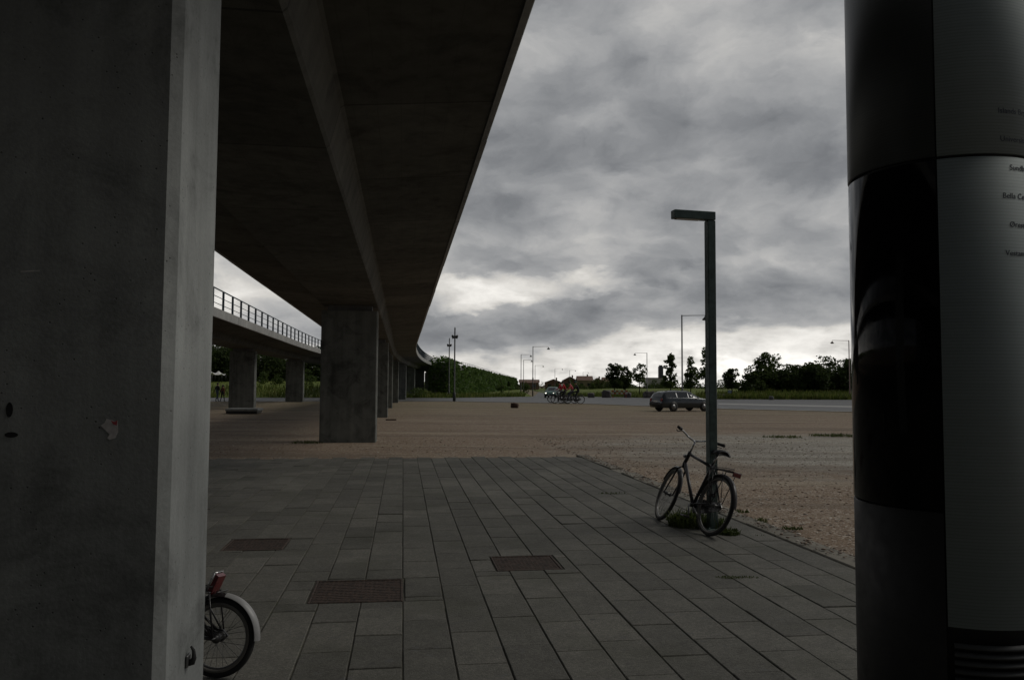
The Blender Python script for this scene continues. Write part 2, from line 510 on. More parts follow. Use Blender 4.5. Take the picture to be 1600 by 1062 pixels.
    glow = t.maprange(t.math('ABSOLUTE', t.math('SUBTRACT', x, .30)), .0, .5, 1.15, .90)
    vlow = t.math('MULTIPLY', base, t.math('MULTIPLY', lowpf, glow))
    val = t.math('ADD', t.math('MULTIPLY', val, t.math('SUBTRACT', 1.0, low)), t.math('MULTIPLY', vlow, low))
    # behind the viewer the deck is a thicker grey
    back = t.maprange(t.math('ADD', y, t.math('MULTIPLY', x, .45)), -.2, .45, BACK, 1.0)
    val = t.math('MULTIPLY', val, back)
    tint = t.mix(t.maprange(val, .15, .6), (.94, .988, 1.065), (1.03, 1.0, .945))
    cloud = t.mix(1.0, tint, t.n('ShaderNodeCombineColor', {0: val, 1: val, 2: val}).outputs[0], 'MULTIPLY')
    cloud = t.mix(1.0, cloud, (10.0, 10.0, 10.0), 'MULTIPLY')
    hole = t.maprange(big, .24, .16, 0.0, .3)
    t.set(bg.inputs[0], t.mix(hole, cloud, sky.outputs[0]))
    bg.inputs[1].default_value = 0.1
    w.cycles.sampling_method = 'MANUAL'; w.cycles.sample_map_resolution = 512
SKX, SKY_, BACK, OVER, PUFM = 11.7, 1.2, .22, .23, .55
make_world()
sl = bpy.data.lights.new("sun", 'SUN'); sl.energy = 0.9; sl.angle = R(25); sl.color = (1.0, .95, .87)
so = bpy.data.objects.new("sun", sl); COL.objects.link(so)
sd = Vector((math.sin(SUN_AZ) * math.cos(SUN_EL), math.cos(SUN_AZ) * math.cos(SUN_EL), math.sin(SUN_EL)))
so.rotation_euler = sd.to_track_quat('Z', 'Y').to_euler()
so.location = sd * 50
scene.view_settings.view_transform = 'Standard'
scene.view_settings.look = 'None'
scene.view_settings.exposure = 0.0
scene.view_settings.gamma = 1.0

# ------------------------------------------------------------------ viaduct geometry
SL = -.136
def cx(y, off=0.0):
    x = -1.6 + SL * y
    if y > 55: x += .00083 * (y - 55) ** 2
    return x + off
def frame_at(y, off=0.0):
    a = Vector((cx(y, off), y, 0)); b = Vector((cx(y + .1, off), y + .1, 0))
    t = (b - a).normalized()
    return a, t, Vector((t.y, -t.x, 0))       # origin, forward, right

PROFILE = [(-.80, 4.01), (.80, 4.01), (.83, 4.04), (.93, 4.42), (.965, 4.45), (2.46, 4.57), (2.46, 4.80), (-2.46, 4.80), (-2.46, 4.57), (-.965, 4.45), (-.93, 4.42), (-.83, 4.04)]
def viaduct(name, off, y0, y1, label, post_y):
    root = empty(name, (cx(0, off), 0, 0), label=label, cat='viaduct')
    org = root.location
    ys = []
    y = y0
    while y < y1: ys.append(y); y += 3.0
    ys.append(y1)
    mb = MB(); n = len(PROFILE)
    uvs = []
    acc = [0.0]
    for i in range(n):
        a, b = PROFILE[i], PROFILE[(i + 1) % n]
        acc.append(acc[-1] + math.hypot(b[0] - a[0], b[1] - a[1]))
    for y in ys:
        a, t, r = frame_at(y, off)
        for (px, pz) in PROFILE:
            mb.v.append(tuple(a + r * px + Vector((0, 0, pz)) - org))
    for i in range(len(ys) - 1):
        for k in range(n):
            k2 = (k + 1) % n
            mb.f.append((i * n + k, (i + 1) * n + k, (i + 1) * n + k2, i * n + k2)); mb.m.append(0); mb.s.append(False)
            u0, u1 = ys[i] + 30, ys[i + 1] + 30
            uvs += [(u0, acc[k]), (u1, acc[k]), (u1, acc[k + 1]), (u0, acc[k + 1])]
    mb.f.append(tuple(range(n))); mb.m.append(0); mb.s.append(False); uvs += [(0, 0)] * n
    mb.f.append(tuple((len(ys) - 1) * n + k for k in range(n))[::-1]); mb.m.append(0); mb.s.append(False); uvs += [(0, 0)] * n
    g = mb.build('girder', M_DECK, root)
    ul = g.data.uv_layers.new(name='UVMap')
    ul.data.foreach_set('uv', [c for p in uvs for c in p])
    # edge beams in cast lengths with open joints
    for side in (-1, 1):
        eb = MB()
        y = y0
        while y < y1 - .5:
            yb = min(y + 5.0, y1)
            jx = random.uniform(-.006, .006)
            pts = []
            for yy in (y + .012, yb - .012):
                a, t, r = frame_at(yy, off)
                for (px, pz) in ((2.462, 4.55), (2.52, 4.55), (2.53, 4.56), (2.53, 4.96), (2.36, 4.98), (2.36, 4.803), (2.462, 4.803)):
                    pts.append(a + r * (px + jx) * side + Vector((0, 0, pz)) - org)
            fs = [(k, 7 + k, 7 + (k + 1) % 7, (k + 1) % 7) for k in range(7)] + [tuple(range(7)), tuple(range(7, 14))[::-1]]
            eb.add(pts, fs)
            y += 5.0
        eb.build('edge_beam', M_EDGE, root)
    # railing on the right-hand edge (and the far edge, seen through it)
    for side, pr in ((1, post_y), (-1, None)):
        rl = MB()
        rys = [y for y in ys if y >= 16]
        for zz, rad in ((5.84, .032), (5.50, .016), (5.20, .016)):
            rl.tube([tuple(frame_at(y, off)[0] + frame_at(y, off)[2] * 2.43 * side + Vector((0, 0, zz)) - org) for y in rys], rad, 6)
        ro = rl.build('railing', M_RAIL, root)
        y = 18.0
        first = None
        while y < 158 and pr:
            if any(a <= y <= b for a, b in pr):
                a, t, r = frame_at(y, off)
                c = a + r * 2.43 * side - org
                if first is None:
                    pm = MB().box((0, 0, 5.41), (.03, .10, .87), bev=.004)
                    first = pm.build('post', M_RAIL, ro)
                    p = first
                else:
                    p = first.copy(); COL.objects.link(p); p.parent = ro
                p.location = c
                p.rotation_euler = (0, 0, math.atan2(-t.x, t.y) + R(90))
            y += 2.0
    return root
viaduct('viaduct', 0.0, -26.0, 170.0, 'dark concrete viaduct passing overhead and curving away to the right', [(60, 158)])
viaduct('viaduct', -9.1, -26.0, 170.0, 'lower looking second concrete viaduct with railing, beyond the big pillar', [(24, 96)])

def pillar(y, off, label, group, w=1.64, th=.72, ztop=4.006):
    a, t, r = frame_at(y, off)
    root = empty('pillar', a, (0, 0, math.atan2(-t.x, t.y)), label=label, cat='pillar', group=group)
    c = .035
    hw, ht = w / 2, th / 2
    poly = [(-hw + c, -ht), (hw - c, -ht), (hw, -ht + c), (hw, ht - c), (hw - c, ht), (-hw + c, ht), (-hw, ht - c), (-hw, -ht + c)]
    MB().prism(poly, -.06, ztop - .16).build('shaft', M_CONC if y < 5 else M_CONC_SHADE, root)
    MB().box((0, 0, ztop - .08), (w - .34, th - .2, .164)).build('bearing', M_PLINTH, root)
    return root
G1 = 'pillars carrying the viaduct overhead'
P1 = pillar(2.91, -.015, 'huge near concrete pillar with a pale side, rising past the top of the view', G1, th=.60)
pl = ['broad dark concrete pillar standing in gravel where the paving ends',
      'first pillar half hidden behind the broad dark one at the paving',
      'second pillar back from the broad dark one, its pale edge showing in gravel',
      'third pillar back from the broad dark one, on the grass edge',
      'fourth pillar back from the broad dark one, in grass under the bend',
      'fifth pillar back from the broad dark one, in the bend of the viaduct',
      'sixth pillar back from the broad dark one, close to the ivy wall',
      'last pillar under the bend, beside the end of the ivy wall']
for i, y in enumerate((23.9, 41.7, 58.5, 75.5, 92, 108.5, 125, 142)):
    pillar(y, 0, pl[i], G1)
G2 = 'pillars carrying the second viaduct'
pillar(53.5, -9.1, 'pillar of the second viaduct standing behind a low dark slab', G2)
pillar(76.5, -9.1, 'pillar of the second viaduct without a slab, beside the path', G2)

# things fixed on the nearest pillar
aP, tP, rP = frame_at(2.91, -.015)
def on_front(px, py):      # point on the front face of the near pillar
    n = -tP
    p0 = aP - tP * .30
    rr = ray(px, py); o = Vector((0, 0, H_EYE))
    return o + rr * ((p0 - o).dot(n) / rr.dot(n))
def on_side(px, py):
    p0 = aP + rP * .82
    rr = ray(px, py); o = Vector((0, 0, H_EYE))
    return o + rr * ((p0 - o).dot(rP) / rr.dot(rP))
M_PAPER = simple('torn_paper', (.55, .53, .52), .8, var=.2, scale=40)
M_PAPERRED = simple('torn_paper_red', (.4, .08, .09), .8, var=.3, scale=40)
M_DARKMARK = simple('dark_mark', (.02, .02, .02), .9)
ROOTM = Matrix.Rotation(math.atan2(-tP.x, tP.y), 3, 'Z')
def patch(name, pts2, mats, c, nrm, thick, label, cat, split=None):
    # irregular flat scrap glued on a face: pts2 = outline in metres
    u = Vector((0, 0, 1)).cross(nrm) ; u.normalize()
    v = Vector((0, 0, 1))
    mb = MB()
    n = len(pts2)
    back = [c + u * p[0] + v * p[1] + nrm * .001 for p in pts2]
    front = [c + u * p[0] + v * p[1] + nrm * thick for p in pts2]
    mb.add(back + front, [tuple(range(n, 2 * n))] + [(i, (i + 1) % n, n + (i + 1) % n, n + i) for i in range(n)])
    if split:
        m = len(split)
        fr = [c + u * p[0] + v * p[1] + nrm * (thick + .0015) for p in split]
        mb.add(fr, [tuple(range(m))], 1)
    o = mb.build(name, mats)
    return tag(o, label, cat)
patch('sticker', [(-.03, .012), (-.018, .02), (-.012, .034), (.004, .03), (.014, .024), (.024, .03), (.026, -.01), (.018, -.03), (.0, -.036), (-.008, -.03), (.0, -.018), (-.012, -.006), (-.022, .004)],
      [M_PAPER, M_PAPERRED], on_front(172, 670), -tP, .0015, 'torn whitish scrap of sticker on the dark face of the near pillar', 'sticker',
      [(.002, .029), (.014, .024), (.024, .03), (.022, .012), (.01, .016)])
patch('tape_scrap', [(-.03, -.002), (.028, .004), (.03, .007), (-.01, .005), (-.032, .002)], [M_PAPER], on_front(48, 425), -tP, .0012,
      'thin pale strip of tape high on the dark pillar face', 'tape')
# dark plug holes with tie cones
for (px, py, w_, h_, lb) in ((15, 640, .022, .05, 'upright dark hole plug near the edge of the pillar face'), (18, 679, .042, .018, 'flat wide dark mark under the upright hole plug')):
    pts = [(w_ / 2 * math.cos(k * PI / 6), h_ / 2 * math.sin(k * PI / 6)) for k in range(12)]
    patch('hole_plug', pts, [M_DARKMARK], on_front(px, py), -tP, .002, lb, 'plug')
# rubber door-stop shaped bracket on the lit side
c = on_side(291, 1031)
br = empty('wall_bracket', c, (0, 0, math.atan2(-tP.x, tP.y)), 'small dark metal bracket low on the pale side of the near pillar', 'bracket'); br.scale = (.5, .6, .6)
mb = MB(); mb.box((.012, 0, 0), (.02, .075, .075), bev=.006); mb.build('plate', M_STEEL, br)
mb = MB(); mb.tube([(.02, 0, -.015), (.045, 0, -.01), (.055, 0, .015), (.05, 0, .06), (.03, .0, .085)], [.02, .022, .018, .012, .007], 8); mb.build('hook', M_RUBBER, br)

# low dark slab in front of the second viaduct's pillar
pc = gnd(382, 645)
pp = empty('low_slab', (pc.x, pc.y, 0), (0, 0, .1), 'low dark concrete slab lying before a pillar of the second viaduct', 'slab')
mb = MB(); mb.box((0, 0, .20), (1.8, 1.5, .14), bev=.02); mb.build('top', M_CONC, pp)
mb = MB(); mb.box((-.02, 0, .065), (1.72, 1.3, .13), bev=.01); mb.build('base', M_BLACK, pp)

pq = at(362.5, 600, 55)
o = MB().tube([(0, 0, -.05), (0, 0, .5), (0, 0, 3.9)], .07, 8).box((0, 0, .02), (.3, .3, .05), bev=.01).build('pole', M_EDGE, None, (pq.x, 55, 0))
tag(o, 'thin pale pole standing close left of the pillar with the low slab', 'pole')
# ------------------------------------------------------------------ unseen hall added behind the viewer to block light
sh = empty('light_block_hall', (0, -8, 0), label='added unseen hall behind the viewer, blocking light from the back', cat='building')
MB().box((-7, 0, 5), (22, .5, 10)).build('wall', M_PLINTH, sh)
MB().box((2.8, 2.7, 6.5), (3.2, 4.9, .5), bev=.03).build('blocker_slab', M_PLINTH, sh)
MB().box((-6.3, 5.6, 4.5), (3.4, 10.7, .5), bev=.03).build('blocker_slab', M_PLINTH, sh)
for x_, y_ in ((4.0, 4.6), (1.7, 4.6)): MB().bar((x_, y_, 0), (x_, y_, 6.25), .2, 16).build('column', M_CONC, sh)  # props for the added light-blocking slab, out of view
# ------------------------------------------------------------------ ground
def sheet(name, pts, z, mat, kind='structure'):
    mb = MB(); mb.add([(x, y, z) for x, y in pts], [tuple(range(len(pts)))])
    return tag(mb.build(name, mat), kind=kind)
g = MB()
N = 90
xs = [-2500, -900, -400, -200, -120] + [-80 + i * 2.0 for i in range(81)] + [120, 200, 400, 900, 2500]
yy = [-200, -60, -20] + [i * 2.0 for i in range(-4, 60)] + [130, 170, 260, 400, 900, 2500, 5000]
def gz(x, y):
    if y < 19 or y > 110: return -.03
    k = min(1, (y - 19) / 6) * min(1, (62 - y) / 8 if y < 62 else 0)
    k = max(0, k)
    return -.03 + k * .05 * mnoise.noise(Vector((x * .23, y * .16, 3.1)))
for y in yy:
    for x in xs: g.v.append((x, y, gz(x, y)))
for j in range(len(yy) - 1):
    for i in range(len(xs) - 1):
        a = j * len(xs) + i
        g.f.append((a, a + 1, a + 1 + len(xs), a + len(xs))); g.m.append(0); g.s.append(True)
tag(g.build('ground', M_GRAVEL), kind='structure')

# paving in its own frame: s along the viaduct, t to the right
U = Vector((SL, 1, 0)).normalized(); V = Vector((U.y, -U.x, 0))
RZ = math.atan2(-U.x, U.y)
T_EDGE = 4.12
def st(p): return (Vector(p).dot(U), Vector(p).dot(V))
def w_st(s, t, z=0): return Vector((0, 0, z)) + U * s + V * t
S_END = 18.35
# rusty grates: centre (s,t), size
GR = []
for (px, py, a, b) in ((559, 924, .72, .70), (821, 880.5, .60, .60), (401, 851.5, .60, .60)):
    s_, t_ = st(gnd(px, py)); GR.append((s_, t_, a, b))
def cut(rects, hole):
    out = []
    hs0, hs1, ht0, ht1 = hole
    for (s0, s1, t0, t1) in rects:
        if s1 <= hs0 or s0 >= hs1 or t1 <= ht0 or t0 >= ht1:
            out.append((s0, s1, t0, t1)); continue
        if s0 < hs0: out.append((s0, hs0, t0, t1))
        if s1 > hs1: out.append((hs1, s1, t0, t1))
        m0, m1 = max(s0, hs0), min(s1, hs1)
        if t0 < ht0: out.append((m0, m1, t0, ht0))
        if t1 > ht1: out.append((m0, m1, ht1, t1))
    return out
sl_w, sl_l = .3155, .631
pv = MB()
rnd = random.Random(3)
POST = at(1112, 700, 9.45)
ncol = int((T_EDGE + 13) / sl_w)
for c_ in range(ncol):
    t1 = T_EDGE - c_ * sl_w; t0 = t1 - sl_w
    ph = (c_ % 2) * sl_l * .5 + rnd.uniform(-.02, .02) - 4.3
    if rnd.random() < .12: ph += sl_l * .25
    k = 0
    while ph + k * sl_l < S_END:
        s0 = ph + k * sl_l; s1 = s0 + sl_l
        k += 1
        endcut = S_END + .25 * mnoise.noise(Vector((t0 * .8, 2.0, 0)))
        if s0 > endcut - .05: continue
        rects = [(s0, min(s1, endcut + .3), t0, t1)]
        for (gs, gt, ga, gb) in GR:
            rects = cut(rects, (gs - gb / 2 - .012, gs + gb / 2 + .012, gt - ga / 2 - .012, gt + ga / 2 + .012))
        for (a, b, c0, c1) in rects:
            if b - a < .03 or c1 - c0 < .03: continue
            gp = .0035 + rnd.uniform(0, .002); gq = .0022 + rnd.uniform(0, .0025); bv = .005
            a += gq; b -= gq; c0 += gp; c1 -= gp
            far = max(0, min(1, ((a + b) / 2 - 2) / 12))
            zz = rnd.gauss(.012, .0018)
            ta, tb = rnd.gauss(0, .0035), rnd.gauss(0, .0045)
            cs, ct = (a + b) / 2, (c0 + c1) / 2
            def P(s, t, dz): return w_st(s, t, zz + dz + ta * (s - cs) + tb * (t - ct))
            vs = [P(a + bv, c0 + bv, 0), P(b - bv, c0 + bv, 0), P(b - bv, c1 - bv, 0), P(a + bv, c1 - bv, 0),
                  P(a, c0, -bv), P(b, c0, -bv), P(b, c1, -bv), P(a, c1, -bv),
                  P(a, c0, -.05), P(b, c0, -.05), P(b, c1, -.05), P(a, c1, -.05)]
            fs = [(3, 2, 1, 0)] + [(i, (i + 1) % 4, 4 + (i + 1) % 4, 4 + i) for i in range(4)] + [(4 + i, 4 + (i + 1) % 4, 8 + (i + 1) % 4, 8 + i) for i in range(4)]
            pv.add(vs, fs)
pav = pv.build('paving', M_PAVE)
tag(pav, kind='structure')
bed = sheet('paving_bed', [tuple(w_st(s, t)[:2]) for s, t in ((-6, -13.2), (-6, T_EDGE + .02), (S_END + .1, T_EDGE + .02), (S_END + .1, -13.2))], .003, M_JOINT)
# edging row of half buried kerb stones
kb = MB()
s = -5.0
while s < S_END + .4:
    L = .8
    dz = rnd.gauss(-.008, .007)
    c = w_st(s + L / 2, T_EDGE + .17 + rnd.gauss(0, .006), -.02 + dz)
    kb.box(c, (.27, L - .012, .09), rz=RZ, bev=.012)
    s += L
tag(kb.build('kerb', concrete('kerb_stone', (.23, .215, .18), .4)), kind='structure')

# grates
for i, (gs, gt, ga, gb) in enumerate(GR):
    lb = ['largest rusty drain grate set in the paving', 'rusty drain grate in the open paving, right of the largest grate',
          'dim rusty drain grate in the shaded paving behind the small bicycle wheel'][i]
    root = empty('drain_grate', w_st(gs, gt, 0), (0, 0, RZ), lb, 'grate', 'rusty grates in the paving')
    fm = MB()
    fw = .018
    for sx in (-1, 1):
        fm.box((sx * (ga / 2 - fw / 2), 0, -.012), (fw, gb, .05), bev=.003)
        fm.box((0, sx * (gb / 2 - fw / 2), -.0125), (ga - 2 * fw - .002, fw, .05), bev=.003)
    fm.build('frame', M_RUST, root)
    gm = MB()
    n = int((ga - 2 * fw) / .036)
    for k in range(n):
        x = -ga / 2 + fw + (k + .5) * (ga - 2 * fw) / n
        gm.box((x, 0, -.013), (.015, gb - 2 * fw - .002, .04))
    n2 = int((gb - 2 * fw) / .05)
    for k in range(n2):
        y = -gb / 2 + fw + (k + .5) * (gb - 2 * fw) / n2
        gm.box((0, y, -.0115), (ga - 2 * fw - .002, .014, .04))
    gm.build('grid', M_RUST, root)
    MB().box((0, 0, -.001), (ga - .042, gb - .042, .014)).build('pit', M_RUST, root)

# loose gravel stones beside the paving
def stones(n, sampler, smin, smax, seed):
    r = random.Random(seed)
    mb = MB()
    ico = bmesh.new(); bmesh.ops.create_icosphere(ico, subdivisions=1, radius=1)
    iv = [v.co.copy() for v in ico.verts]; ico.verts.index_update()
    fi = [[v.index for v in f.verts] for f in ico.faces]; ico.free()
    for _ in range(n):
        p = sampler(r)
        if p is None: continue
        s_ = smin + (smax - smin) * r.random() ** 2.5
        rot = Matrix.Rotation(r.uniform(0, 6.28), 3, 'Z')
        sc = (r.uniform(.7, 1.3), r.uniform(.7, 1.3), r.uniform(.25, .5))
        j = [r.uniform(.8, 1.15) for _ in iv]
        mb.add([rot @ Vector((v.x * sc[0], v.y * sc[1], v.z * sc[2])) * s_ * j[k] + Vector((p[0], p[1], max(gz(p[0], p[1]), -.03 + (.06 if abs(Vector((p[0], p[1], 0)).dot(V) - T_EDGE - .17) < .14 and Vector((p[0], p[1], 0)).dot(U) < S_END + .4 else 0)) + s_ * .12)) for k, v in enumerate(iv)], fi, 0, True)
    return mb
def samp(r):
    s_ = r.uniform(5.5, 26); 
    t_ = T_EDGE + .06 + (r.random() ** 1.5) * 9
    if r.random() < .06: t_ = T_EDGE + .05 + r.random() * .35
    if s_ > 18.6 and r.random() < .6: t_ = r.uniform(-6, T_EDGE + 8)
    return w_st(s_, t_)
sg = stones(8000, samp, .007, .030, 5).build('gravel', M_STONE)
tag(sg, 'loose brown and grey stones lying on the gravel lot beside the paving', 'gravel', kind='stuff')

# ------------------------------------------------------------------ roads, path, grass
near = [gnd(px, py) for px, py in ((1700, 650), (1335, 643.0), (1120, 638), (920, 630.5), (700, 626.5), (320, 627.0))]
far = [gnd(px, py) for px, py in ((320, 621.2), (700, 621.5), (834, 619.5), (920, 619.5), (1120, 623.5), (1335, 624.5), (1700, 627))]
ne = [(p.x, p.y) for p in near]; fe = [(p.x, p.y) for p in far]
L0 = (-140, ne[-1][1]); L1 = (-140, fe[0][1])
poly = ne + [L0, L1] + fe
sheet('cross_road', poly, .004, M_ASPH)
# pale edging along the near side of the road
kb = MB()
full = ne + [L0]
for i in range(len(full) - 1):
    a, b = Vector((*full[i], 0)), Vector((*full[i + 1], 0))
    d = (b - a).normalized(); n_ = Vector((d.y, -d.x, 0))
    w0 = 1.0 if i < 2 else .5
    kb.add([a + Vector((0, 0, .008)), b + Vector((0, 0, .008)), b + n_ * -w0 * -1 + Vector((0, 0, .008)), a + n_ * w0 + Vector((0, 0, .008))], [(0, 1, 2, 3)])
tag(kb.build('road_edging', M_ROADEDGE), kind='structure')
# second pale strip in the road on the right (lay-by line)
a, b = gnd(1122, 631.5), gnd(1500, 640.0); a2, b2 = gnd(1122, 630.0), gnd(1500, 637.8)
sheet('lay_by_strip', [(a.x, a.y), (b.x, b.y), (b2.x, b2.y), (a2.x, a2.y)], .008, M_ROADEDGE)
# road running away from the crossing
rp = [(gnd(832, 619.9), gnd(874, 619.9)), (at(838, 610, 150), at(866, 610, 150)), (at(845, 607, 330), at(862, 607, 330))]
sheet('far_road', [(rp[0][0].x, rp[0][0].y - .5), (rp[0][1].x, rp[0][1].y - .5), (rp[1][1].x, 150), (rp[2][1].x, 330), (rp[2][0].x, 330), (rp[1][0].x, 150)], .008, M_ASPH)

# grass land beyond the road with gentle banks
def gh(x, y):
    e = fy(x)
    dd = max(0.0, y - e)
    h = .02
    if x < -12:
        k = min(1, dd / 45) ** .8
        h += k * 2.1 * min(1, (-12 - x) / 8)
    if x > 26:
        h += min(1, dd / 14) * .75 * min(1, (x - 26) / 12)
    if 13 < x < 30:
        h += min(1, dd / 30) * .55 * math.sin(min(1, (x - 13) / 17) * PI)
    h += .12 * mnoise.noise(Vector((x * .11, y * .11, 0))) * min(1, dd / 6)
    return h
def fy(x):
    pts = [L1] + fe
    if x <= pts[0][0]: return pts[0][1]
    for (xa, ya), (xb, yb) in zip(pts, pts[1:]):
        if x <= xb: return ya + (yb - ya) * (x - xa) / (xb - xa)
    return pts[-1][1]
def grass_sheet(name, x0, x1, nx, y1, ny):
    g = MB()
    for j in range(ny + 1):
        f = (j / ny) ** 2
        for i in range(nx + 1):
            x = x0 + (x1 - x0) * i / nx
            e = fy(x) + .2
            y = e + (y1 - e) * f
            g.v.append((x, y, gh(x, y)))
    for j in range(ny):
        for i in range(nx):
            a = j * (nx + 1) + i
            g.f.append((a, a + 1, a + nx + 2, a + nx + 1)); g.m.append(0); g.s.append(True)
    return tag(g.build(name, M_GRASS), kind='structure')
xl = rp[0][0].x; xr = rp[0][1].x
grass_sheet('grass_field', -300, xl, 90, 420, 40)
grass_sheet('grass_field', xr, 420, 110, 420, 40)
# strip between pillar four and the path: grass shows under the bend
# tall rough grass blades along the verges
def blades(n, sampler, h0, h1, w, seed, lean=.5):
    r = random.Random(seed); mb = MB()
    for _ in range(n):
        p = sampler(r)
        h = r.uniform(h0, h1); a = r.uniform(0, 6.28); ww = w * r.uniform(.6, 1.3)
        l = r.uniform(.05, lean) * h; b_ = r.uniform(0, 6.28)
        dx, dy = math.cos(a) * ww / 2, math.sin(a) * ww / 2
        ox, oy = math.cos(b_) * l, math.sin(b_) * l
        x, y, z = p
        mb.add([(x - dx, y - dy, z), (x + dx, y + dy, z), (x + dx * .7 + ox * .4, y + dy * .7 + oy * .4, z + h * .6), (x - dx * .7 + ox * .4, y - dy * .7 + oy * .4, z + h * .6), (x + ox, y + oy, z + h)],
               [(0, 1, 2, 3), (3, 2, 4)])
    return mb
def verge(x0, x1, depth):
    def f(r):
        while True:
            x = r.uniform(x0, x1)
            if xl - .5 < x < xr + .5: continue
            y = fy(x) + .3 + depth * r.random() ** 1.5
            return (x, y, gh(x, y) - .02)
    return f
o = blades(9000, verge(28, 62, 16), .35, .95, .12, 11).build('tall_grass', M_BLADE)
tag(o, 'tall rough grass along the road verge before the dark bushes', 'grass', kind='stuff')
o = blades(7000, verge(-65, 2, 20), .3, .8, .12, 12).build('tall_grass', M_BLADE)
tag(o, 'rough grass on the bank beyond the path, under the viaducts', 'grass', kind='stuff')
o = blades(4000, verge(6, 28, 30), .2, .5, .12, 13).build('tall_grass', M_BLADE)
tag(o, 'grass around the young staked trees beyond the road', 'grass', kind='stuff')

# ------------------------------------------------------------------ vegetation
def leafcloud(blobs, n, size, seed, mb=None, gap=.42):
    r = random.Random(seed); mb = mb or MB()
    vol = [b[1][0] * b[1][1] * b[1][2] for b in blobs]
    tot = sum(vol)
    off = Vector((seed * 3.7 % 50, seed * 1.3 % 50, seed * 2.1 % 50))
    for (c, rad), vv in zip(blobs, vol):
        k = max(12, int(n * vv / tot))
        for _ in range(k):
            while True:
                d = Vector((r.uniform(-1, 1), r.uniform(-1, 1), r.uniform(-1, 1)))
                if 0.01 < d.length < 1: break
            d = d.normalized() * (d.length ** .6)
            p = Vector((c[0] + d.x * rad[0], c[1] + d.y * rad[1], c[2] + d.z * rad[2]))
            if mnoise.noise(p * (.55 / max(.3, size)) * .6 + off) > gap: continue
            s_ = size * r.uniform(.55, 1.25)
            u = Vector((r.gauss(0, 1), r.gauss(0, 1), r.gauss(0, .7))).normalized()
            v = u.cross(Vector((r.gauss(0, 1), r.gauss(0, 1), r.gauss(0, 1)))).normalized()
            w = u.cross(v)
            mb.add([p - u * s_ * .5, p + v * s_ * .28 + w * s_ * .08, p + u * s_ * .5, p - v * s_ * .28 + w * s_ * .08], [(0, 1, 2), (0, 2, 3)])
    return mb
def tree(loc, h, crown, label, cat='tree', group=None, n=1500, size=.35, mat=None, seed=1, trunk_r=.09, trunk_h=None, name='tree', nlimb=7, gap=.3):
    r = random.Random(seed)
    root = empty(name, loc, label=label, cat=cat, group=group)
    top = (r.uniform(-.2, .2), r.uniform(-.2, .2), h * .9)
    t = MB()
    t.tube([(0, 0, -.1), (r.uniform(-.05, .05), 0, h * .3), (top[0] * .6, top[1] * .6, h * .6), top], [trunk_r, trunk_r * .8, trunk_r * .5, trunk_r * .12], 7)
    for (c, rad) in crown[:nlimb]:
        zs = max(.25 * h, min(h * .75, c[2] - abs(c[0]) * .6 - .3 * rad[2]))
        t.tube([(top[0] * zs / h, top[1] * zs / h, zs), (c[0] * .5, c[1] * .5, (zs + c[2]) / 2 + .1), c], [trunk_r * .45, trunk_r * .3, trunk_r * .1], 5)
    t.build('trunk', M_BARK, root)
    leafcloud(crown, n, size, seed, gap=gap).build('crown', mat or M_LEAFM, root)
    return root
def crown_blobs(seed, h, w, z0, n=9, flat=1.0, small=1.0):
    r = random.Random(seed); out = []
    for _ in range(n):
        f = r.random()
        z = z0 + (h - z0) * (.12 + .8 * f)
        rad = w * .5 * (1 - .65 * abs(f - .4)) 
        a = r.uniform(0, 6.28); q = r.uniform(.1, .75 + .2 * (small < 1)) * rad
        s_ = r.uniform(.24, .42) * w * (1 - .45 * f) * small
        out.append(((math.cos(a) * q, math.sin(a) * q, z), (s_, s_, s_ * r.uniform(.6, .95) * flat)))
    out.append(((0, 0, z0 + (h - z0) * .85), (w * .16, w * .16, (h - z0) * .15)))
    return out
def tree_px(px, ytop, d, w_px, label, seed, group=None, z0f=.25, mat=None, n=1500, size=.3, name='tree', nb=10, gap=.3, trunk_r=.09, basez=None):
    p = at(px, 602 + .0061 * (px - 800), d)
    bz = gh(p.x, d) if basez is None else basez
    zt = at(px, ytop, d).z - bz
    w = w_px / 1250 * d
    return tree((p.x, d, bz), zt, crown_blobs(seed, zt, w * 1.12, zt * z0f, nb * 3, small=.62), label, 'tree', group, int(n * 2.3), size * 1.12, mat, seed, trunk_r, name=name, gap=gap + .18)
GT = 'young trees beyond the road'
tree_px(960, 566, 128, 30, 'dark round topped young tree, broadest of those behind the barrier', 21, GT, .22, M_LEAFD, 1300, .36, gap=.22)
tree_px(977, 572, 130, 26, 'dark bushy young tree beside the broadest one behind the barrier', 22, GT, .2, M_LEAFD, 1000, .36, gap=.25)
tree_px(999, 566, 132, 25, 'sparse young tree with layered branches, left of a street lamp', 23, GT, .25, M_LEAFM, 420, .34, gap=.15)
tree_px(1048, 551, 120, 24, 'upright pointed young tree left of the lamp rising behind the car', 24, GT, .1, M_LEAFM, 1000, .34, gap=.22)
tree_px(1079, 555, 122, 26, 'young tree right of the lamp rising behind the car', 25, GT, .1, M_LEAFM, 800, .34, gap=.2)
tree_px(1102, 541, 118, 26, 'thin tall young tree peeking out beside the square lamp post', 26, GT, .3, M_LEAFM, 560, .34, gap=.15)
tree_px(1143, 575, 112, 26, 'small dark tree with a bare stem beside the little blue sign', 27, GT, .32, M_LEAFD, 850, .32, gap=.25)
GH = 'bushes and trees in the dark thicket'
